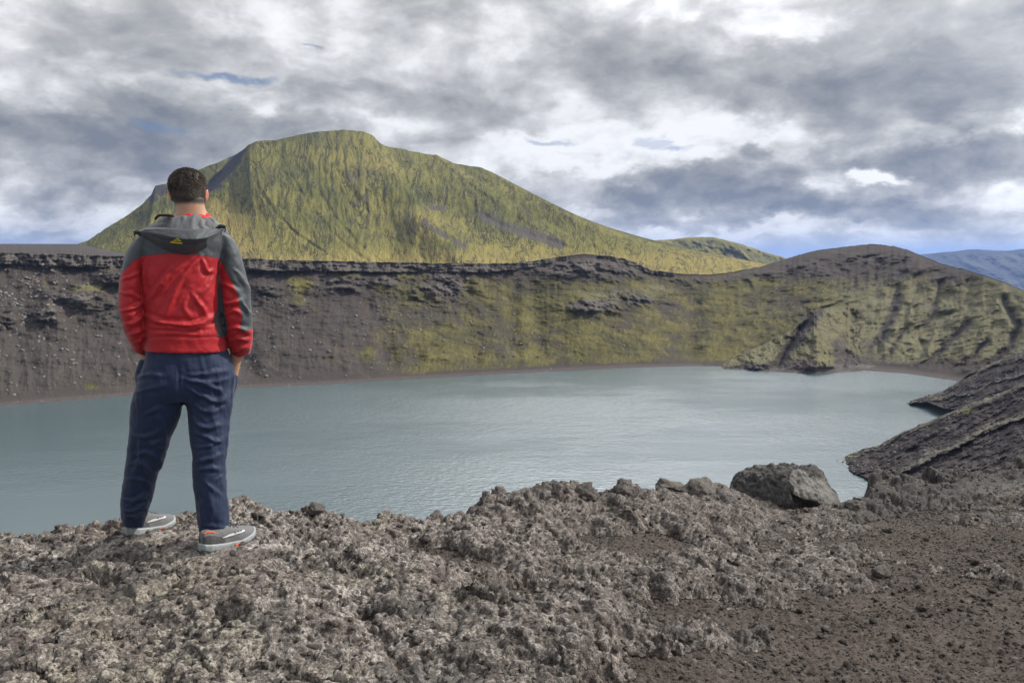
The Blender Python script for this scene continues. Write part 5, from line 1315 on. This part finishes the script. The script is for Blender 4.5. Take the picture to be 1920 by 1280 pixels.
for (x, y, wd, lb) in [(1829, 1060, 24, 'rounded dark stone halfway down the gravel near the right edge'),
    (1803, 1034, 17, 'dark stone up and left of the rounded one near the right edge'),
    (1738, 1016, 15, 'small dark stone on open gravel below the middle of the ledge'),
    (1778, 983, 17, 'dark stone close under the right hand ledge'),
    (1729, 1147, 22, 'dark stone left of the flat brown stone at right'),
    (1638, 1170, 22, 'lone dark stone between the grey crust patch and the bottom edge'),
    (1681, 1203, 20, 'dark stone on the gravel right of and below the lone one'),
    (1863, 1112, 18, 'dark stone above and right of the flat brown stone'),
    (1805, 1215, 15, 'upper of two stones lying close together at bottom right'),
    (1793, 1223, 17, 'lower of two stones lying close together at bottom right'),
    (1721, 1104, 16, 'small stone on the gravel right of the dark clinker'),
    (1583, 1206, 18, 'small dark stone left of the lone stone near the bottom'),
    (1643, 1128, 14, 'tiny dark stone just below the dark clinker on the gravel'),
    (1492, 990, 15, 'small stone in front of the big boulder'),
    (1664, 999, 20, 'dark stone below the left end of the right hand ledge'),
    (1697, 1040, 15, 'small dark stone above and right of the dark clinker'),
    (1890, 1200, 20, 'dark stone by the right edge near the bottom corner'),
    (1500, 1150, 16, 'small stone on gravel left of the dark clinker and crust patch'),
    (1450, 1180, 16, 'small stone on brown gravel near the bottom middle crust'),
    (1590, 1250, 22, 'dark stone at the bottom edge of the gravel'),
    (1460, 1050, 14, 'tiny stone on gravel above the grey crust patch'),
    (1380, 1060, 16, 'small dark stone on the gravel farthest to the left')]:
    place_rock('stone', rnd.choice(ANG), x, y, wd, lb, 'stone', 'loose stones on the gravel')
n_ = 0
while n_ < 210:
    x, y = rnd.uniform(1200, 1925), rnd.uniform(960, 1279)
    if x < 1900 - (y - 930) * 2.0 + 160 and rnd.random() < .8: continue
    place_rock('stone', rnd.choice(ANG), x, y, 5 + 11 * rnd.random() ** 2.2, 'rough dark lava stone lying loose on the brown gravel', 'stone', 'loose stones on the gravel')
    n_ += 1
for k in range(26):
    place_rock('stone', rnd.choice(PALE), rnd.uniform(1450, 1915), rnd.uniform(985, 1275), rnd.uniform(6, 12), 'pale flat chip of stone lying on the brown gravel', 'stone', 'pale chips on the gravel', squash=.6)

# ------------------------------------------------------------------ uncountable small stuff
def scatter(name, pts, scales, protos, mat, label, seed=0):
    """many small stones as one object: a point mesh with stones set on its points"""
    me_ = bpy.data.meshes.new(name); pts = np.asarray(pts, np.float32)
    me_.vertices.add(len(pts)); me_.vertices.foreach_set('co', pts.ravel())
    a = me_.attributes.new('size', 'FLOAT', 'POINT'); a.data.foreach_set('value', np.asarray(scales, np.float32))
    rs = np.random.RandomState(seed)
    a = me_.attributes.new('turn', 'FLOAT_VECTOR', 'POINT'); a.data.foreach_set('vector', (rs.uniform(-.6, .6, (len(pts), 3)) * np.array([1, 1, 6])).astype(np.float32).ravel())
    o_ = link(name, me_, None, kind='stuff', label=label)
    ng = bpy.data.node_groups.new(name, 'GeometryNodeTree')
    ng.interface.new_socket('Geometry', in_out='INPUT', socket_type='NodeSocketGeometry'); ng.interface.new_socket('Geometry', in_out='OUTPUT', socket_type='NodeSocketGeometry')
    gi = ng.nodes.new('NodeGroupInput'); go = ng.nodes.new('NodeGroupOutput')
    gti = ng.nodes.new('GeometryNodeGeometryToInstance'); iop = ng.nodes.new('GeometryNodeInstanceOnPoints')
    for p in protos:
        ob = bpy.data.objects.new(name + '_shape', p)
        oi = ng.nodes.new('GeometryNodeObjectInfo'); oi.inputs['Object'].default_value = ob
        ng.links.new(oi.outputs['Geometry'], gti.inputs[0])
    iop.inputs['Pick Instance'].default_value = True
    na = ng.nodes.new('GeometryNodeInputNamedAttribute'); na.data_type = 'FLOAT'; na.inputs[0].default_value = 'size'
    nb = ng.nodes.new('GeometryNodeInputNamedAttribute'); nb.data_type = 'FLOAT_VECTOR'; nb.inputs[0].default_value = 'turn'
    ng.links.new(gi.outputs[0], iop.inputs['Points']); ng.links.new(gti.outputs[0], iop.inputs['Instance'])
    ng.links.new(na.outputs['Attribute'], iop.inputs['Scale']); ng.links.new(nb.outputs['Attribute'], iop.inputs['Rotation'])
    ng.links.new(iop.outputs[0], go.inputs[0])
    md = o_.modifiers.new('stones', 'NODES'); md.node_group = ng
    return o_
def low(seed, mat, flat=.65, sub=2, rough=1.0):
    m_ = rock_mesh('pebble', seed, flat, sub, rough); m_.materials.append(mat); return m_
rs = np.random.RandomState(3)
ii, jj = np.where((PXg > -300) & (PXg < 2300) & (Yg > 1.9) & (Yg + 0 * PXg < E[None] * .985))
# weight by ground area so the spread is even on the ground
area = (Yg ** 2 + 0 * PXg)[ii, jj] * np.where(mk[ii, jj] < .4, 1.0, .12); area /= area.sum()
sel = rs.choice(len(ii), 21000, p=area)
P_ = front[ii[sel], jj[sel]] + rs.uniform(-.006, .006, (len(sel), 3)) * np.array([1, 1, 0])
dist = np.linalg.norm(P_ - np.array([0, 0, CZ]), axis=1)
scatter('gravel', P_ + np.array([0, 0, .001]), .0022 + .0075 * rs.rand(len(sel)) ** 3.5 + .0006 * dist * rs.rand(len(sel)) ** 2, [low(s, MT_DARKST) for s in (21, 22)] + [low(24, MT_BROWNST, .5), low(26, MT_BROWNST), low(25, MT_CLINK)], None, 'fine brown and grey gravel strewn over the rim', 1)
area = (Yg ** 2 + 0 * PXg)[ii, jj] * np.where((mk[ii, jj] > .45), 1.0, 0.04); area /= area.sum()
sel = rs.choice(len(ii), 11000, p=area)
P_ = front[ii[sel], jj[sel]]
scatter('clinker_crumbs', P_ - np.array([0, 0, .003]), .004 + .016 * rs.rand(len(sel)) ** 3, [low(s, MT_CLINK, .8, 3, 1.9) for s in (31, 32, 33)], None, 'crumbly clinker clods crusting the left of the rim', 2)
area = (Yg ** 2 + 0 * PXg)[ii, jj] * np.where((mk[ii, jj] > .45), .03, 1.0); area /= area.sum()
sel = rs.choice(len(ii), 2600, p=area)
P_ = front[ii[sel], jj[sel]]
scatter('clinker_crumbs', P_ - np.array([0, 0, .003]), .003 + .018 * rs.rand(len(sel)) ** 4, [low(35, MT_BROWNST, .7, 3, 1.9), low(36, MT_DARKST, .7, 3, 1.9), low(37, MT_CLINK, .7, 3, 1.9)], None, 'crumbs of dark lava scattered over the gravel at right', 6)
# pale stones on the scree across the water and on the near shore slope
Wf = front_wall = wallG[:nr]
pw = np.maximum(0, stony - .02) ** 1.6 * (Yn > 0); pw = pw * (PX > -40) * (PX < 1300) * (T > .05) * (T < .93); pw /= pw.sum()
sel = rs.choice(pw.size, 2200, p=pw.ravel())
P_ = Wf.reshape(-1, 3)[sel] + rs.uniform(-.3, .3, (len(sel), 3)) * np.array([1, 0, 0])
scatter('scree_stones', P_, .10 + .85 * rs.rand(len(sel)) ** 5, [low(s, MT_SCREE, .7) for s in (41, 42, 43)], None, 'pale stones strewn down the scree across the lake', 3)

P_ = np.concatenate([S_.reshape(-1, 3)[rs.choice(S_.shape[0] * S_.shape[1], n_)] for S_, n_ in zip(SLOPES, (900, 300))])
scatter('scree_stones', P_, .07 + .45 * rs.rand(len(P_)) ** 5, [low(s, MT_SCREE, .7) for s in (51, 52)] + [low(53, MT_CLINK, .7)], None, 'stones strewn down the dark slopes at right', 4)

# ------------------------------------------------------------------ thin haze over the highland
bm = bmesh.new()
bmesh.ops.create_cube(bm, size=1.0)
hm = bpy.data.meshes.new('haze'); bm.to_mesh(hm); bm.free()
hz = link('haze', hm, None, kind='stuff', label='thin haze over the highland')
zlo, zhi = -201.5, 205.0
hz.scale = (60000, 60000, zhi - zlo); hz.location = (0, 0, (zhi + zlo) / 2)
m, t = material('thin_haze')
vs = t.n('ShaderNodeVolumePrincipled')
vs.inputs['Color'].default_value = (.36, .54, 1.0, 1); vs.inputs['Density'].default_value = 0.00008; vs.inputs['Anisotropy'].default_value = 0.2
o_ = t.n('ShaderNodeOutputMaterial'); t.t.links.new(vs.outputs[0], o_.inputs['Volume'])
hm.materials.append(m)
